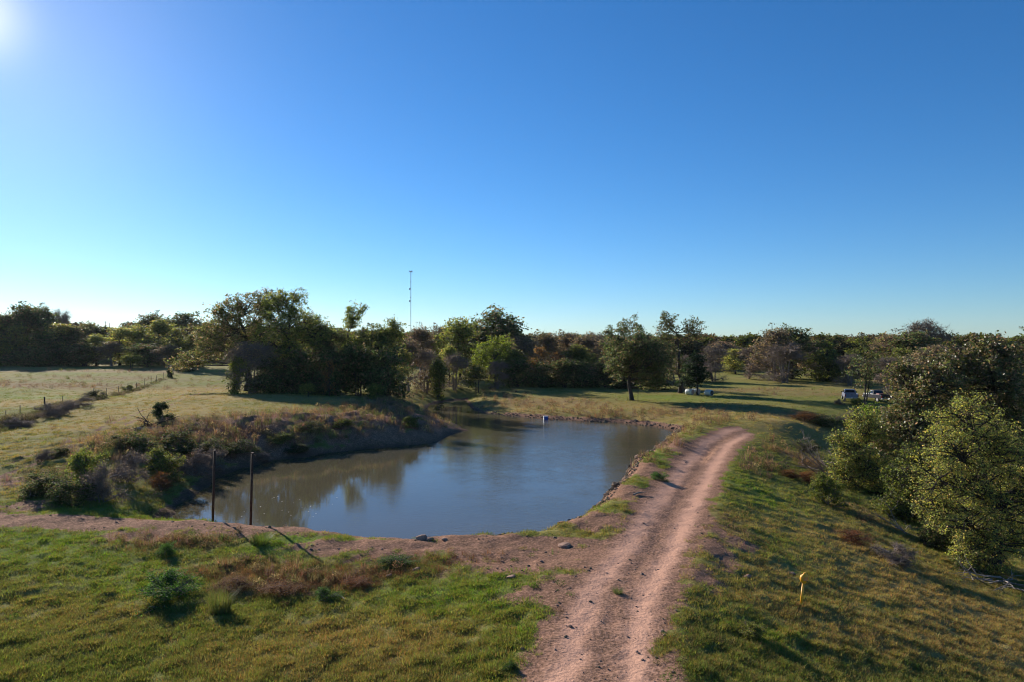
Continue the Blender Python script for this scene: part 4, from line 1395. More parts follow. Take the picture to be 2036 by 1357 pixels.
SHRUBS = [
    ('leafy', 168, 972, 872, 84, 'tall pale-leaved shrub, highest on the near left bank'),
    ('dark', 92, 988, 925, 84, 'dark bramble at the left end of the near left bank'),
    ('dark', 140, 1003, 945, 80, 'dark bramble at the grassy foot of the left bank'),
    ('grey', 205, 1000, 915, 96, 'large grey twiggy bush just right of the tall pale-leaved shrub'),
    ('grey', 258, 965, 895, 80, 'grey twiggy bush halfway along the near left bank'),
    ('dark', 245, 892, 850, 66, 'dark shrub on the left bank below the two-wheel field track'),
    ('dark', 292, 905, 848, 74, 'dark shrub on the left bank below the brush pile'),
    ('leafy', 325, 945, 885, 84, 'olive shrub low on the left bank facing the brush pile'),
    ('dark', 352, 905, 850, 84, 'broad dark shrub right of the brush pile'),
    ('grey', 385, 945, 888, 66, 'grey twiggy bush right above the left pond corner'),
    ('rust', 325, 975, 935, 54, 'rust-brown grass clump by the left pond corner'),
    ('dark', 430, 905, 845, 96, 'wide dark shrub on the bank above the left rusty post'),
    ('dark', 485, 908, 860, 84, 'dark shrub on the bank above the right rusty post'),
    ('grey', 420, 935, 888, 60, 'grey bush between the rusty posts and the bank shrubs'),
    ('leafy', 560, 880, 840, 74, 'olive shrub on the middle of the eroded left bank'),
    ('dark', 620, 860, 825, 70, 'dark shrub on the eroded bank right of the olive shrub'),
    ('leafy', 682, 848, 815, 60, 'olive shrub on the eroded bank below the grove'),
    ('dark', 592, 902, 872, 60, 'dark shrub just above the waterline of the left bank'),
    ('grey', 522, 914, 886, 60, 'grey bush just above the waterline of the left bank'),
    ('leafy', 815, 850, 822, 44, 'pale leafy weed clump on the spur between pond and inlet'),
    ('grey', 90, 915, 890, 40, 'small grey bush in the grass left of the tall pale-leaved shrub'),
    ('dark', 118, 905, 882, 40, 'small dark bush in the dry field left of the near bank'),
    # fence line
    ('grey', 98, 832, 800, 56, 'grey bush growing through the wire fence by its thickest post'),
    ('grey', 130, 826, 797, 50, 'grey bush growing along the wire fence, second in its row'),
    ('grey', 158, 812, 785, 56, 'grey bush along the wire fence, third in its row'),
    ('dark', 192, 795, 775, 44, 'dark bush along the wire fence, fourth in its row'),
    ('grey', 40, 850, 828, 56, 'low grey bush at the nearest end of the wire fence'),
    ('leafy', 254, 779, 764, 24, 'small leafy bush at the middle of the wire fence'),
    # right of the road
    ('rust', 1602, 960, 925, 46, 'rust-brown weed clump halfway down the dam face'),
    ('rust', 1570, 950, 925, 50, 'rust-brown weed clump near the far top of the dam face'),
    ('leafy', 1645, 1005, 930, 64, 'olive bush at the foot of the dam beside the yellow-green tree'),
    ('dark', 1600, 900, 870, 60, 'dark bush at the far top of the dam face'),
    ('rust', 1600, 838, 815, 70, 'rust-brown bush in the shade beyond the end of the dirt track'),
    ('dark', 1640, 848, 818, 70, 'dark bush beyond the end of the dirt track, right of the rusty one'),
    ('leafy', 1702, 806, 789, 30, 'small bush hiding the rear corner of the pale grey truck'),
    ('grey', 1668, 806, 793, 26, 'grey weed clump at the left of the pale grey truck'),
    ('grey', 1690, 850, 815, 70, 'grey bush behind the lime-topped sapling'),
    ('grey', 1780, 1120, 1080, 90, 'grey brush at the toe of the dam face'),
    ('rust', 1700, 1080, 1048, 90, 'reddish dead weeds on the dam face above the toe'),
    ('leafy', 1770, 1030, 985, 60, 'olive undergrowth bush below the rust-and-green oak'),
    ('dark', 1860, 1090, 1020, 70, 'dark undergrowth bush at the foot of the yellow-green elm'),
    ('dark', 1920, 1130, 1060, 70, 'dark undergrowth bush under the middle of the yellow-green elm'),
    # in front of the dam
    ('green', 335, 1192, 1125, 116, 'big dark-green leafy weed in the left foreground grass'),
    ('green', 333, 1102, 1068, 44, 'small grey-green weed on the grass behind the big dark-green one'),
    ('rust', 560, 1178, 1150, 110, 'patch-wide rust-brown dead weed in the foreground, right one'),
    ('rust', 470, 1170, 1146, 90, 'rust-brown dead weed right beside the big dark-green weed'),
    ('rust', 720, 1165, 1142, 84, 'rust-brown dead weed below the bare dirt patch'),
    ('green', 652, 1195, 1162, 64, 'green weed at the lower edge of the rust-brown weeds'),
    ('green', 790, 1125, 1098, 100, 'sprawling dark weed on the mound below the shore stones'),
    ('green', 1015, 1335, 1312, 36, 'small green weed at the left edge of the dirt track'),
    ('leafy', 1492, 1265, 1228, 64, 'grey-green weed right of the dirt track in the foreground'),
    ('green', 1310, 955, 935, 36, 'small green weed on the water side of the dam crest'),
    ('dark', 588, 1042, 1012, 16, 'tiny dark sapling on the dam crest against the water'),
]
for a in SHRUBS:
    place_shrub(*a, group=None)
place_shrub('cedar', 326, 838, 798, 44, 'small dark cedar bush standing by the brush pile', name='cedar_bush')
place_shrub('cedar', 337, 752, 735, 18, 'tiny dark cedar at the far end of the wire fence', name='cedar_bush')
for i, (px, base, top, w, col, lab) in enumerate([(440, 1216, 1168, 60, (.12, .13, .04), 'round tussock of pale grass left of the foreground weeds'),
                                                   (521, 1084, 1060, 42, (.09, .12, .03), 'rounded grass tussock beside the post shadows'),
                                                   (1228, 1180, 1166, 26, (.12, .13, .05), 'pale grass tuft growing in the middle of the dirt track')]):
    x, y, z = ground_hit(px, base)
    o = link('grass_tussock', TUS[i % 2].copy(), tussock_mat('tussock_grass_%d' % i, col))
    o.location = (x, y, z - .02)
    o.scale = (w * y / FPX / 1.3, w * y / FPX / 1.3, (base - top) * y / FPX / 1.0)
    tag(o, lab, 'grass clump')


# ------------------------------------------------------------------ dead wood
def dead_wood(seed, n, length, lift, spread, r):
    g = np.random.default_rng(seed)
    G = Geo()
    for i in range(n):
        a = g.uniform(*spread)
        p = np.array([g.normal(0, .35), g.normal(0, .35), .05 + g.uniform(0, .2)])
        dirv = np.array([math.cos(a), math.sin(a), g.uniform(*lift)])
        path = [p]
        L = length * g.uniform(.5, 1)
        for k in range(7):
            dirv = dirv + g.normal(0, .17, 3)
            dirv /= np.linalg.norm(dirv)
            q = path[-1] + dirv * L / 7
            q[2] = max(q[2], .03)
            path.append(q)
        G.add(*tube(path, np.linspace(r * g.uniform(.6, 1), r * .2, 8), 5))
        for m in range(5):
            k = g.integers(2, 7)
            d2 = dirv + g.normal(0, .6, 3)
            d2 /= np.linalg.norm(d2)
            e = path[k] + d2 * L * g.uniform(.2, .45)
            e[2] = max(e[2], .03)
            mid = (path[k] + e) / 2 + g.normal(0, .05, 3) * L
            mid[2] = max(mid[2], .03)
            G.add(*tube([path[k], mid, e], [r * .35, r * .25, r * .1], 4))
    return G.mesh('dead_branches')


def put(name, mesh, mat, px, py, label, cat, rz=0.0, dz=0.0, group=None):
    x, y, z = ground_hit(px, py)
    o = link(name, mesh, mat, loc=(x, y, z + dz))
    o.rotation_euler = (0, 0, rz)
    return tag(o, label, cat, group)


put('fallen_branches', dead_wood(1, 9, 3.2, (-.05, .25), (2.2, 6.6), .06), M_DEAD, 1985, 1165, 'pale fallen branches lying in the grass below the yellow-green elm', 'branches')
put('fallen_branches', dead_wood(2, 4, 2.4, (.2, .8), (1.5, 4.5), .05), M_DEAD, 1800, 1060, 'bleached dead branches at the toe of the dam under the oak', 'branches')
put('dead_bush', dead_wood(3, 14, 5.0, (.4, 1.6), (1.6, 4.4), .05), M_TWIG, 1648, 948, 'bare leafless bush with long thin stems left of the trees below the dam', 'shrub')
put('dead_bush', dead_wood(4, 6, 3.6, (.1, .6), (2.6, 4.4), .05), M_DEAD, 1640, 925, 'bleached arching dead stems among the bare leafless bush', 'shrub')
put('brush_pile', dead_wood(5, 16, 2.4, (.0, .7), (0, 6.28), .07), M_BARK, 300, 852, 'dark brush pile of cut branches on the brow of the left bank', 'brush pile')
put('fallen_log', Geo and (lambda G: (G.add(*tube([(-.9, 0, .14), (-.3, .05, .16), (.4, 0, .15), (1.0, .08, .2)], [.16, .15, .14, .11], 9)), G.mesh('log'))[1])(Geo()), M_DEAD, 296, 856,
    'pale bleached log lying in front of the brush pile', 'log', .2)
put('driftwood_stick', (lambda G: (G.add(*tube([(-.5, 0, .05), (0, .06, .09), (.6, 0, .06)], [.05, .045, .02], 6)), G.mesh('stick'))[1])(Geo()), M_DEAD, 1270, 985,
    'pale stick lying on the water side of the dam crest', 'stick', .7)
put('driftwood_stick', (lambda G: (G.add(*tube([(-.3, 0, .04), (0, .03, .06), (.32, 0, .04)], [.03, .03, .015], 6)), G.mesh('stick'))[1])(Geo()), M_DEAD, 678, 1190,
    'short whitish stick in the grass below the rust-brown weeds', 'stick', -.8)

# ------------------------------------------------------------------ stones
M_STONE = simple_mat('red_sandstone', (0.27, 0.16, 0.115), 0.9, 0, 0.45, 3.5, 0.7, 0.2)


def rock_mesh(seed, flat=.55, sub=2):
    g = np.random.default_rng(seed)
    b = bmesh.new()
    bmesh.ops.create_icosphere(b, subdivisions=sub, radius=.5)
    cuts = g.normal(size=(7, 3))
    cuts /= np.linalg.norm(cuts, axis=1)[:, None]
    dd = g.uniform(.26, .46, 7)
    for v in b.verts:
        p = np.array(v.co)
        for c, k in zip(cuts, dd):
            e = p @ c - k
            if e > 0:
                p = p - c * e
        p = p * (1 + g.normal(0, .03))
        p[2] *= flat
        v.co = p
    me = bpy.data.meshes.new('stone')
    b.to_mesh(me)
    b.free()
    me.materials.append(M_STONE)
    return me


ROCKS = [rock_mesh(k, .45 + .1 * (k % 3)) for k in range(5)]
for i, (px, py, w, lab) in enumerate([(817, 1066, 20, 'largest upright stone on the near shore'), (840, 1073, 24, 'flat slab-like stone right of the largest shore stone'),
                                      (856, 1074, 14, 'small stone leaning on the flat shore slab'), (884, 1076, 12, 'single dark stone right of the shore slab'),
                                      (1122, 1086, 24, 'flat reddish stone on the dirt near the track'), (1016, 1152, 16, 'flat stone at the upper edge of the green foreground grass'),
                                      (830, 1138, 18, 'stone in the weeds of the foreground mound'), (1485, 1148, 14, 'pinkish stone on the bare patch right of the track'),
                                      (1573, 1141, 14, 'pale stone in the grass behind the yellow marker'), (775, 1148, 14, 'dark stone by the rust-brown weeds')]):
    x, y, z = ground_hit(px, py)
    o = link('stone', ROCKS[i % 5], None, loc=(x, y, z + .02))
    s_ = w * y / FPX * 1.25
    o.scale = (s_, s_ * .8, s_ * .9)
    o.rotation_euler = (gp.normal(0, .1), gp.normal(0, .1), gp.uniform(0, 6.28))
    tag(o, lab, 'stone')

g5 = np.random.default_rng(55)


def shore_points(i0, i1, n, lo, hi):
    seg = POND[i0:i1 + 1]
    L = np.linalg.norm(np.diff(seg, axis=0), axis=1)
    k = g5.choice(len(L), n, p=L / L.sum())
    t = g5.uniform(0, 1, n)[:, None]
    p = seg[k] * (1 - t) + seg[k + 1] * t
    dn = seg[k + 1] - seg[k]
    nv = np.stack([dn[:, 1], -dn[:, 0]], 1) / L[k][:, None]
    sgn = 1 if area > 0 else -1
    return p + nv * sgn * g5.uniform(lo, hi, (n, 1)), k


p1, _ = shore_points(29, 38, 3600, -.3, 1.5)
p2, _ = shore_points(22, 29, 700, -.2, 1.4)
pp = np.concatenate([p1, p2])
n = len(pp)
ss = np.exp(g5.normal(-1.65, .5, n)) * np.where(np.arange(n) < len(p1), .8, .85)
M_CLOD = leaf_material('shore_clods', .0, .95, .15, instancer=True)
cm = []
for k in range(4):
    me = rock_mesh(60 + k, .7, 1)
    me.materials.clear()
    a = me.attributes.new('leafcol', 'FLOAT_COLOR', 'FACE')
    a.data.foreach_set('color', np.ones(len(me.polygons) * 4, np.float32))
    cm.append(me)
ct = np.array([(.17, .11, .08), (.22, .14, .10), (.12, .085, .06), (.14, .12, .07)])[g5.integers(0, 4, n)]
make_scatter('shore_rubble', np.stack([pp[:, 0], pp[:, 1], height(pp[:, 0], pp[:, 1])], 1), g5.uniform(-.6, .6, (n, 3)) * np.array([1, 1, 8]), np.stack([ss, ss, ss], 1), g5.integers(0, 4, n), ct, cm, M_CLOD,
             'dark clods and broken stones along the waterline of the dam')
# clods lying on the bare soil
x_, y_ = fan_points(9000, 15, 75, .7, g5)
dirt, dry, lush, weed, track, rd, sd = cover(x_, y_)
keep = (g5.uniform(0, 1, len(x_)) < dirt * .55) & (sd > .6) & ~((rd < 2.0) & (g5.uniform(0, 1, len(x_)) < .6))
x_, y_ = x_[keep], y_[keep]
n = len(x_)
ss = np.exp(g5.normal(-2.6, .45, n))
ct = np.array([(.20, .13, .10), (.15, .10, .08), (.26, .17, .13), (.11, .09, .06)])[g5.integers(0, 4, n)]
make_scatter('soil_clods', np.stack([x_, y_, height(x_, y_)], 1), g5.uniform(-.5, .5, (n, 3)) * np.array([1, 1, 8]), np.stack([ss, ss, ss], 1), g5.integers(0, 4, n), ct, cm, M_CLOD,
             'small reddish clods and pebbles on the bare soil')
# leaves floating near the posts
fl = np.stack([g5.uniform(-17.5, -11.5, 26), g5.uniform(40.5, 47, 26)], 1)
fl = fl[pond_sd(fl[:, 0], fl[:, 1]) < -.4]
n = len(fl)
sz_ = g5.uniform(.03, .085, n)
an_ = g5.uniform(0, 6.28, n)
fv = []
for (a, b), r_, t_ in zip(fl, sz_, an_):
    for k, q_ in enumerate((1, .6, 1, .6)):
        fv.append((a + math.cos(t_ + k * 1.571) * r_ * q_, b + math.sin(t_ + k * 1.571) * r_ * q_, WZ + .012 + .008 * (k % 2)))
o = link('floating_leaves', mk_mesh('floating_leaves', fv, quads=np.arange(n * 4).reshape(-1, 4)), simple_mat('pale_dead_leaf', (.45, .42, .36), .7))
tag(o, 'pale dead leaves floating on the pond by the rusty posts', kind='stuff')
# water plants at the left shore
q1, _ = shore_points(0, 10, 2600, -1.6, 1.2)
zz = np.maximum(height(q1[:, 0], q1[:, 1]), WZ + .01)
n = len(q1)
ss = g5.uniform(.18, .5, n)
ct = np.array([(.12, .10, .045), (.085, .085, .035), (.16, .12, .06), (.07, .055, .035)])[g5.integers(0, 4, n)]
make_scatter('shore_plants', np.stack([q1[:, 0], q1[:, 1], zz], 1), np.stack([np.zeros(n), np.zeros(n), g5.uniform(0, 6.28, n)], 1), np.stack([ss, ss, ss * .45], 1), g5.integers(0, 2, n), ct,
             [tri_forb(80 + k, 60, .4, .7, .045) for k in range(2)], M_TUFT, 'yellowing water plants along the left shoreline')


# ------------------------------------------------------------------ built things: small mesh helpers
def box_bm(bm, c, sz, rot=None, taper=None):
    r = bmesh.ops.create_cube(bm, size=1.0)
    for v in r['verts']:
        v.co = Vector((v.co.x * sz[0], v.co.y * sz[1], v.co.z * sz[2]))
        if taper and v.co.z > 0:
            v.co.x *= taper[0]
            v.co.y *= taper[1]
        v.co += Vector(c)
    return r['verts']


def bm_obj(name, bm, mat, parent, bevel=0.0, seg=2, smooth=False):
    if bevel:
        bmesh.ops.bevel(bm, geom=bm.edges[:], offset=bevel, segments=seg, affect='EDGES', profile=.6)
    me = bpy.data.meshes.new(name)
    bm.to_mesh(me)
    bm.free()
    for p in me.polygons:
        p.use_smooth = smooth
    return link(name, me, mat, parent)


def cyl_bm(bm, p0, p1, r0, r1, n=16):
    from mathutils import Matrix
    p0, p1 = Vector(p0), Vector(p1)
    d = p1 - p0
    m = Matrix.Translation((p0 + p1) / 2) @ d.to_track_quat('Z', 'Y').to_matrix().to_4x4()
    return bmesh.ops.create_cone(bm, cap_ends=True, segments=n, radius1=r0, radius2=r1, depth=d.length, matrix=m)


M_RUST = simple_mat('rusty_pipe', (0.075, 0.036, 0.022), 0.75, .3, .45, 9, .4, .3)
M_YEL = simple_mat('yellow_plastic', (0.82, 0.37, 0.015), 0.45, 0, .1, 6)
M_YEL.node_tree.nodes['Principled BSDF'].inputs['Subsurface Weight'].default_value = 0.5
M_YEL.node_tree.nodes['Principled BSDF'].inputs['Subsurface Radius'].default_value = (0.2, 0.1, 0.02)
M_ORL = simple_mat('faded_orange_label', (0.62, 0.24, 0.06), 0.6, 0, .2, 20)
M_BLK = simple_mat('black_plastic', (0.02, 0.02, 0.022), 0.5, 0, .2)
M_STEEL = simple_mat('galvanised_steel', (0.30, 0.30, 0.31), 0.5, .6, .15)
M_TPOST = simple_mat('dark_fence_post', (0.06, 0.05, 0.042), 0.8, .2, .3)
M_WIRE = simple_mat('fence_wire', (0.16, 0.15, 0.14), 0.6, .6, .2)

# two rusty pipe posts behind the dam crest
for px, d, topy, lab in ((424, 36.6, 897, 'rusty pipe post standing at the dam crest, the one further from the dirt track'),
                         (499, 36.4, 902, 'rusty pipe post standing at the dam crest, the one nearer the dirt track')):
    x = (px - CX) * d / FPX
    z = hz(x, d)
    zt = CAM_H + (HOR - topy) * d / FPX
    b_ = bmesh.new()
    lean_ = .10
    cyl_bm(b_, (x * 0, 0, -.4), (lean_, 0, zt - z), .065, .065, 16)
    rt = empty('rusty_pipe_post', (x, d, z))
    bm_obj('pipe', b_, M_RUST, rt, smooth=True)
    b_ = bmesh.new()
    cyl_bm(b_, (lean_, 0, zt - z - .02), (lean_, 0, zt - z + .03), .075, .075, 16)
    bm_obj('cap', b_, M_RUST, rt)
    b_ = bmesh.new()
    box_bm(b_, (lean_ + .10, 0, zt - z - .12), (.14, .03, .05))
    bm_obj('bracket', b_, M_RUST, rt)
    tag(rt, lab, 'post', 'rusty pipe posts at the dam crest')

# yellow pipeline marker
x, y, z = ground_hit(1589, 1208)
rt = empty('marker_post', (x, y, z))
tag(rt, 'leaning yellow marker post with rounded head in the grass right of the track', 'marker post')
hgt = 58 * y / FPX
b_ = bmesh.new()
cyl_bm(b_, (0, 0, -.2), (.12, 0, hgt * .72), .042, .042, 12)
bm_obj('post', b_, M_YEL, rt, smooth=True)
hx = .135
prof = [(.0, .0), (.05, .0), (.08, .05), (.135, .10), (.165, .17), (.165, .27), (.14, .33), (.07, .37), (.06, .42), (.0, .42)]
vs_, qs_ = [], []
for r_, h_ in prof:
    for k in range(16):
        vs_.append((math.cos(k * math.pi / 8) * max(r_, .001) + hx + h_ * .12, math.sin(k * math.pi / 8) * max(r_, .001) * .7, hgt * .70 + h_))
for i in range(len(prof) - 1):
    for k in range(16):
        qs_.append((i * 16 + k, i * 16 + (k + 1) % 16, (i + 1) * 16 + (k + 1) % 16, (i + 1) * 16 + k))
hd = link('head', mk_mesh('marker_head', vs_, quads=qs_, smooth=True), M_YEL, rt)
lv, lq = [], []
for j in range(5):
    for k in range(7):
        a_ = -math.pi / 2 + (k - 3) * .2 + .12
        h_ = .15 + j * .035
        lv.append((math.cos(a_) * .168 + hx + h_ * .12, math.sin(a_) * .168 * .72 - .004, hgt * .70 + h_))
for j in range(4):
    for k in range(6):
        lq.append((j * 7 + k, j * 7 + k + 1, j * 7 + k + 8, j * 7 + k + 7))
link('label', mk_mesh('marker_label', lv, quads=lq, smooth=True), M_ORL, hd)
b_ = bmesh.new()
cyl_bm(b_, (hx + .09, -.095, hgt * .70 + .125), (hx + .09, -.125, hgt * .70 + .125), .02, .02, 10)
bm_obj('bolt', b_, M_BLK, hd)

# wire fence on the left field
fx = [(12, 846), (41, 838), (90, 833), (125, 820), (187, 795), (213, 783), (236, 779), (255, 775), (272, 769), (288, 765), (301, 756.5), (312, 753.5), (325, 751), (337, 749), (346, 747), (355, 745)]
A0, A1 = np.array(ground_hit(12, 846)[:2]), np.array(ground_hit(345, 747)[:2])
fence = empty('wire_fence', (A0[0], A0[1], hz(*A0)))
tag(fence, 'thin wire fence on metal posts crossing the left field', 'fence')
tops = []
ln = A1 - A0
for i, (px, py) in enumerate([(-40, 0)] + fx):
    # intersect the sight column with the fence line
    k = (px - CX) / FPX
    t = (k * A0[1] - A0[0]) / (ln[0] - k * ln[1])
    p = A0 + ln * t
    z = hz(*p)
    thick = px == 90
    hh = 1.75 if thick else 1.35 + .12 * ((i * 7) % 3 - 1)
    b_ = bmesh.new()
    cyl_bm(b_, (p[0] - A0[0], p[1] - A0[1], z - .3 - hz(*A0)), (p[0] - A0[0] + .04 * ((i * 5) % 3 - 1), p[1] - A0[1], z + hh - hz(*A0)), .085 if thick else .045, .075 if thick else .035, 8)
    o = bm_obj('post', b_, M_BARK if thick else M_TPOST, fence)
    tops.append((p[0] - A0[0], p[1] - A0[1], z - hz(*A0)))
for h_ in (.35, .7, 1.0, 1.25):
    G = Geo()
    G.add(*tube([(a, b, c + h_) for a, b, c in tops], [.006] * len(tops), 4))
    link('wire', G.mesh('wire'), M_WIRE, fence)

# white wrapped round bales
M_WRAP = simple_mat('white_bale_wrap', (0.55, 0.58, 0.55), 0.45, 0, .08, 5, .2)
M_HAY = simple_mat('reddish_hay', (0.42, 0.24, 0.17), 0.95, 0, .35, 14, .6)
M_SHADED_HAY = simple_mat('shaded_hay', (0.045, 0.038, 0.032), 0.95, 0, .35, 14, .6)  # hay colour darkened to stand for the shadow on this bale's end
for px, py, rz, hay, lab in ((1371, 786.5, -.85, M_HAY, 'white wrapped round bale with a reddish end, beside the open-crowned oak'),
                             (1383, 785.5, -.75, M_HAY, 'white wrapped round bale with a reddish end, right behind the first'),
                             (1409, 788.5, -.9, M_SHADED_HAY, 'white wrapped round bale with a dark end, lying apart from the other two')):
    x, y, z = ground_hit(px, py)
    rt = empty('round_bale', (x, y, z), rz)
    tag(rt, lab, 'hay bale', 'white wrapped round bales')
    v_, q_ = [], []
    pr = [(-.66, .50), (-.64, .56), (-.35, .60), (0, .61), (.35, .60), (.64, .56), (.66, .50)]
    for xx, rr in pr:
        for k in range(24):
            a_ = k * math.pi / 12
            v_.append((xx, math.cos(a_) * rr, .54 + math.sin(a_) * rr * .93))
    for i in range(len(pr) - 1):
        for k in range(24):
            q_.append((i * 24 + k, i * 24 + (k + 1) % 24, (i + 1) * 24 + (k + 1) % 24, (i + 1) * 24 + k))
    link('wrap', mk_mesh('bale_wrap', v_, quads=q_, smooth=True), M_WRAP, rt)
    for s_ in (-1, 1):
        b_ = bmesh.new()
        cyl_bm(b_, (s_ * .60, 0, .54), (s_ * .665, 0, .54), .51, .49, 24)
        for v in b_.verts:
            v.co.z = .54 + (v.co.z - .54) * .93
        bm_obj('hay_end', b_, hay, rt)

# blue box with a white lid standing in the water
x, y = unproj(1085, 835.5, WZ)
rt = empty('floating_box', (x, y, WZ), .12)
tag(rt, 'small blue box with white lid standing in the pond near the far shore', 'box')
b_ = bmesh.new()
box_bm(b_, (.03, 0, .08), (.56, .50, .74))
bm_obj('box_body', b_, simple_mat('blue_plastic', (.03, .07, .30), .45), rt, .03)
b_ = bmesh.new()
box_bm(b_, (0, 0, .475), (.62, .56, .07))
bm_obj('lid', b_, simple_mat('white_plastic', (.55, .55, .58), .4, 0, .05), rt, .03)
b_ = bmesh.new()
box_bm(b_, (-.285, 0, .10), (.06, .54, .66))
bm_obj('side_panel', b_, bpy.data.materials['white_plastic'], rt, .012)

# thin stake beside the lone oak
x, y, z = ground_hit(1268, 801)
b_ = bmesh.new()
cyl_bm(b_, (0, 0, -.2), (.05, 0, 2.3), .045, .035, 8)
o = bm_obj('stake', b_, M_TPOST, None)
o.location = (x, y, z)
tag(o, 'thin dark stake standing right beside the lone oak trunk', 'stake')

# radio mast far behind
mx, my = (816.5 - CX) * 800 / FPX, 800.0
mz = hz(mx, my)
mtop = CAM_H + (HOR - 538) * 800 / FPX
H_ = mtop - mz
rt = empty('radio_mast', (mx, my, mz))
tag(rt, 'tall thin lattice radio mast rising above the woods', 'radio mast')
G = Geo()
legs = [(math.cos(a) * .55, math.sin(a) * .55) for a in (0.3, 2.394, 4.489)]
for lx, ly in legs:
    G.add(*tube([(lx, ly, 0), (lx, ly, H_ / 2), (lx, ly, H_)], [.07] * 3, 4))
nsec = 42
for i in range(nsec):
    z0, z1 = H_ * i / nsec, H_ * (i + 1) / nsec
    for k in range(3):
        a_, c_ = legs[k], legs[(k + 1) % 3]
        G.add(*tube([(a_[0], a_[1], z0), (c_[0], c_[1], z1)], [.035, .035], 3))
        G.add(*tube([(a_[0], a_[1], z1), (c_[0], c_[1], z1)], [.03, .03], 3))
M_MAST = simple_mat('mast_steel', (.22, .22, .24), .6, .3, .1)
link('lattice', G.mesh('lattice', False), M_MAST, rt)
for py, r_, dx in ((574, 1.05, -.9), (598, 1.05, -.9)):
    z_ = CAM_H + (HOR - py) * 800 / FPX - mz
    b_ = bmesh.new()
    cyl_bm(b_, (dx, -.5, z_), (dx, -1.2, z_), r_, r_ * .9, 20)
    bm_obj('dish', b_, M_MAST, rt, .06)
for py in (560, 591, 646):
    z_ = CAM_H + (HOR - py) * 800 / FPX - mz
    b_ = bmesh.new()
    cyl_bm(b_, (0, 0, z_ - .25), (0, 0, z_ + .25), .85, .85, 12)
    bm_obj('collar', b_, M_MAST, rt)
for k in range(6):
    a_ = k * math.pi / 3
    b_ = bmesh.new()
    box_bm(b_, (math.cos(a_) * 1.9, math.sin(a_) * 1.9, H_ - .6), (.35, .3, 2.0))
    box_bm(b_, (math.cos(a_) * 1.0, math.sin(a_) * 1.0, H_ - .6), (abs(math.cos(a_)) * 1.8 + .1, abs(math.sin(a_)) * 1.8 + .1, .12))
    bm_obj('antenna_panel', b_, M_MAST, rt)

# utility pole, second pole and the flat roofed building on the rise
ux, uy = (210 - CX) * 390 / FPX, 390.0
uz = hz(ux, uy)
ut = CAM_H + (HOR - 638) * 390 / FPX
rt = empty('utility_pole', (ux, uy, uz))
tag(rt, 'wooden utility pole with one crossarm beyond the left trees', 'utility pole')
M_POLE = simple_mat('weathered_pole', (.22, .19, .17), .85)
b_ = bmesh.new()
cyl_bm(b_, (0, 0, -.5), (0, 0, ut - uz), .2, .14, 12)
bm_obj('pole', b_, M_POLE, rt)
b_ = bmesh.new()
box_bm(b_, (0, -.2, ut - uz - .55), (2.6, .14, .18))
bm_obj('crossarm', b_, M_POLE, rt)
for k in (-1.15, -.4, .4, 1.15):
    b_ = bmesh.new()
    cyl_bm(b_, (k, -.2, ut - uz - .44), (k, -.2, ut - uz - .18), .06, .04, 8)
    bm_obj('insulator', b_, M_STEEL, rt)
ux2, uy2 = (217.5 - CX) * 410 / FPX, 410.0
b_ = bmesh.new()
z2 = hz(ux2, uy2)
cyl_bm(b_, (0, 0, -.5), (0, 0, CAM_H + (HOR - 641) * 410 / FPX - z2), .2, .16, 10)
o = bm_obj('pole', b_, M_POLE, None)
o.location = (ux2, uy2, z2)
tag(o, 'shorter plain pole just right of the crossarm utility pole', 'pole')

bx, by = (190 - CX) * 372 / FPX, 372.0
bz = hz(bx, by)
roofz = CAM_H + (HOR - 662) * 372 / FPX - bz
rt = empty('farm_building', (bx, by, bz), .15)
tag(rt, 'low building with flat blue-grey roof showing above the left trees', 'building')
b_ = bmesh.new()
box_bm(b_, (0, 0, roofz / 2 - .4), (15, 9, roofz - .8 + .2))
bm_obj('wall', b_, simple_mat('dark_siding', (.06, .065, .08), .7), rt)
b_ = bmesh.new()
box_bm(b_, (0, 0, roofz - .45), (16.4, 10.4, .9), taper=(.97, .97))
bm_obj('roof', b_, simple_mat('blue_grey_roof', (.22, .25, .33), .4, .3, .1), rt, .05)
for k in (-5, -1.5, 2, 5.5):
    b_ = bmesh.new()
    box_bm(b_, (k, -4.52, roofz * .55), (1.4, .08, 1.2))
    w_ = bm_obj('window', b_, simple_mat('window_frame_white', (.6, .6, .6), .5) if 'window_frame_white' not in bpy.data.materials else bpy.data.materials['window_frame_white'], rt)
    b_ = bmesh.new()
    box_bm(b_, (k, -4.56, roofz * .55), (1.2, .06, 1.0))
    bm_obj('pane', b_, M_BLK, w_)


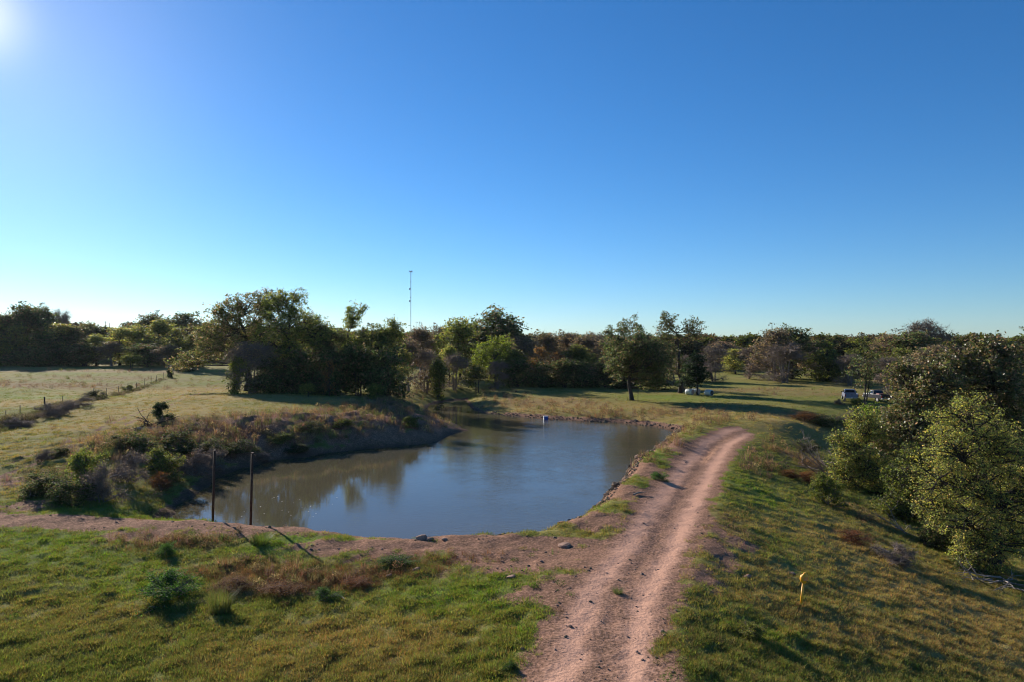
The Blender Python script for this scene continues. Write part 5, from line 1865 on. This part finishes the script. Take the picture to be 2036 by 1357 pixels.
# parked trucks
def truck(px, py, rz, paint, bumper, label, rack):
    x, y, z = ground_hit(px, py)
    rt = empty('pickup_truck', (x, y, z), rz)
    tag(rt, label, 'pickup truck', 'trucks parked at the edge of the clearing')
    # front points to +Y, the tail faces the viewer
    b_ = bmesh.new()
    box_bm(b_, (0, 1.85, .86), (1.84, 1.5, .62), taper=(.94, .97))       # bonnet
    box_bm(b_, (0, .45, .86), (1.90, 1.5, .66), taper=(.98, 1))          # cab base
    bm_obj('body', b_, paint, rt, .06)
    b_ = bmesh.new()
    box_bm(b_, (-.90, -1.45, .86), (.12, 2.3, .62))
    box_bm(b_, (.90, -1.45, .86), (.12, 2.3, .62))
    box_bm(b_, (0, -1.45, .62), (1.68, 2.3, .10))
    box_bm(b_, (0, -.34, .92), (1.68, .08, .52))
    bm_obj('cargo_bed', b_, paint, rt, .02)
    b_ = bmesh.new()
    box_bm(b_, (0, -2.62, .88), (1.66, .07, .54))
    tg = bm_obj('tailgate', b_, paint, rt, .02)
    b_ = bmesh.new()
    box_bm(b_, (0, -2.665, 1.02), (.22, .03, .07))
    bm_obj('handle', b_, M_BLK, tg)
    b_ = bmesh.new()
    box_bm(b_, (0, .40, 1.47), (1.78, 1.45, .56), taper=(.84, .74))
    cab = bm_obj('cab', b_, paint, rt, .05)
    b_ = bmesh.new()
    vs2 = box_bm(b_, (0, -.265, 1.47), (1.42, .03, .40), taper=(.88, 1))
    for v in vs2:
        v.co.y += (v.co.z - 1.47) * .34
    bm_obj('rear_window', b_, M_GLASS, cab)
    for s_ in (-1, 1):
        b_ = bmesh.new()
        vs2 = box_bm(b_, (s_ * .835, .40, 1.47), (.03, 1.16, .38), taper=(1, .78))
        for v in vs2:
            v.co.x -= s_ * (v.co.z - 1.47) * .27
        bm_obj('side_window', b_, M_GLASS, cab)
        b_ = bmesh.new()
        box_bm(b_, (s_ * .895, -2.625, .90), (.13, .06, .36))
        bm_obj('tail_light', b_, M_TAIL, rt, .01)
        b_ = bmesh.new()
        box_bm(b_, (s_ * 1.06, .95, 1.28), (.2, .1, .18))
        bm_obj('mirror', b_, M_BLK, rt, .02)
        for wy_ in (-1.55, 1.75):
            b_ = bmesh.new()
            cyl_bm(b_, (s_ * .80, wy_, .38), (s_ * 1.0, wy_, .38), .38, .38, 20)
            wh = bm_obj('wheel', b_, M_TYRE, rt, .02)
            b_ = bmesh.new()
            cyl_bm(b_, (s_ * .98, wy_, .38), (s_ * 1.012, wy_, .38), .22, .20, 16)
            bm_obj('rim', b_, M_STEEL, wh)
    b_ = bmesh.new()
    box_bm(b_, (0, -2.72, .55), (1.86, .14, .2))
    bm_obj('bumper', b_, bumper, rt, .03)
    b_ = bmesh.new()
    box_bm(b_, (0, 2.63, .62), (1.86, .12, .22))
    bm_obj('front_bumper', b_, bumper, rt, .03)
    b_ = bmesh.new()
    box_bm(b_, (0, -2.80, .56), (.32, .012, .13))
    bm_obj('number_plate', b_, M_WRAP, rt)
    if rack:
        b_ = bmesh.new()
        for s_ in (-1, 1):
            cyl_bm(b_, (s_ * .86, -.42, 1.15), (s_ * .86, -.42, 1.92), .03, .03, 8)
        cyl_bm(b_, (-.9, -.42, 1.92), (.9, -.42, 1.92), .03, .03, 8)
        cyl_bm(b_, (-.86, -.42, 1.55), (.86, -.42, 1.55), .02, .02, 8)
        bm_obj('headache_rack', b_, M_BLK, rt)
        b_ = bmesh.new()
        box_bm(b_, (-.25, -1.2, 1.12), (.9, .8, .42))
        bm_obj('load', b_, simple_mat('red_toolbox', (.16, .04, .03), .6), rt, .02)
    return rt


M_GLASS = simple_mat('dark_glass', (.012, .014, .018), .08, 0, .1)
M_TAIL = simple_mat('red_lens', (.25, .012, .012), .25, 0, .1)
M_TYRE = simple_mat('tyre_rubber', (.022, .022, .022), .9)
truck(1689, 797, -.35, simple_mat('shaded_grey_paint', (.17, .18, .24), .35, .1, .05), M_STEEL, 'pale grey pickup truck seen from behind, left of the dark bushy tree', False)  # shade of the trees is painted into the grey body colour
truck(1744, 799, .05, simple_mat('black_paint', (.018, .02, .03), .3, .1, .05), simple_mat('silver_bumper', (.30, .31, .35), .35, .6, .05), 'black pickup truck with silver bumper, right of the dark bushy tree', True)


# ------------------------------------------------------------------ thin air haze
hb = bmesh.new()
box_bm(hb, (0, 1290, 52), (5600, 2700, 120))
hm = bpy.data.materials.new('haze')
hm.use_nodes = True
hn = hm.node_tree
for n_ in list(hn.nodes):
    hn.nodes.remove(n_)
ho = hn.nodes.new('ShaderNodeOutputMaterial')
hv = hn.nodes.new('ShaderNodeVolumePrincipled')
hv.inputs['Color'].default_value = (0.84, 0.92, 1.0, 1)
hv.inputs['Density'].default_value = 0.00003
hv.inputs['Anisotropy'].default_value = 0.4
hn.links.new(hv.outputs[0], ho.inputs['Volume'])
haze = bm_obj('haze', hb, hm, None)
tag(haze, 'thin bluish haze lying over the far woods', kind='stuff')
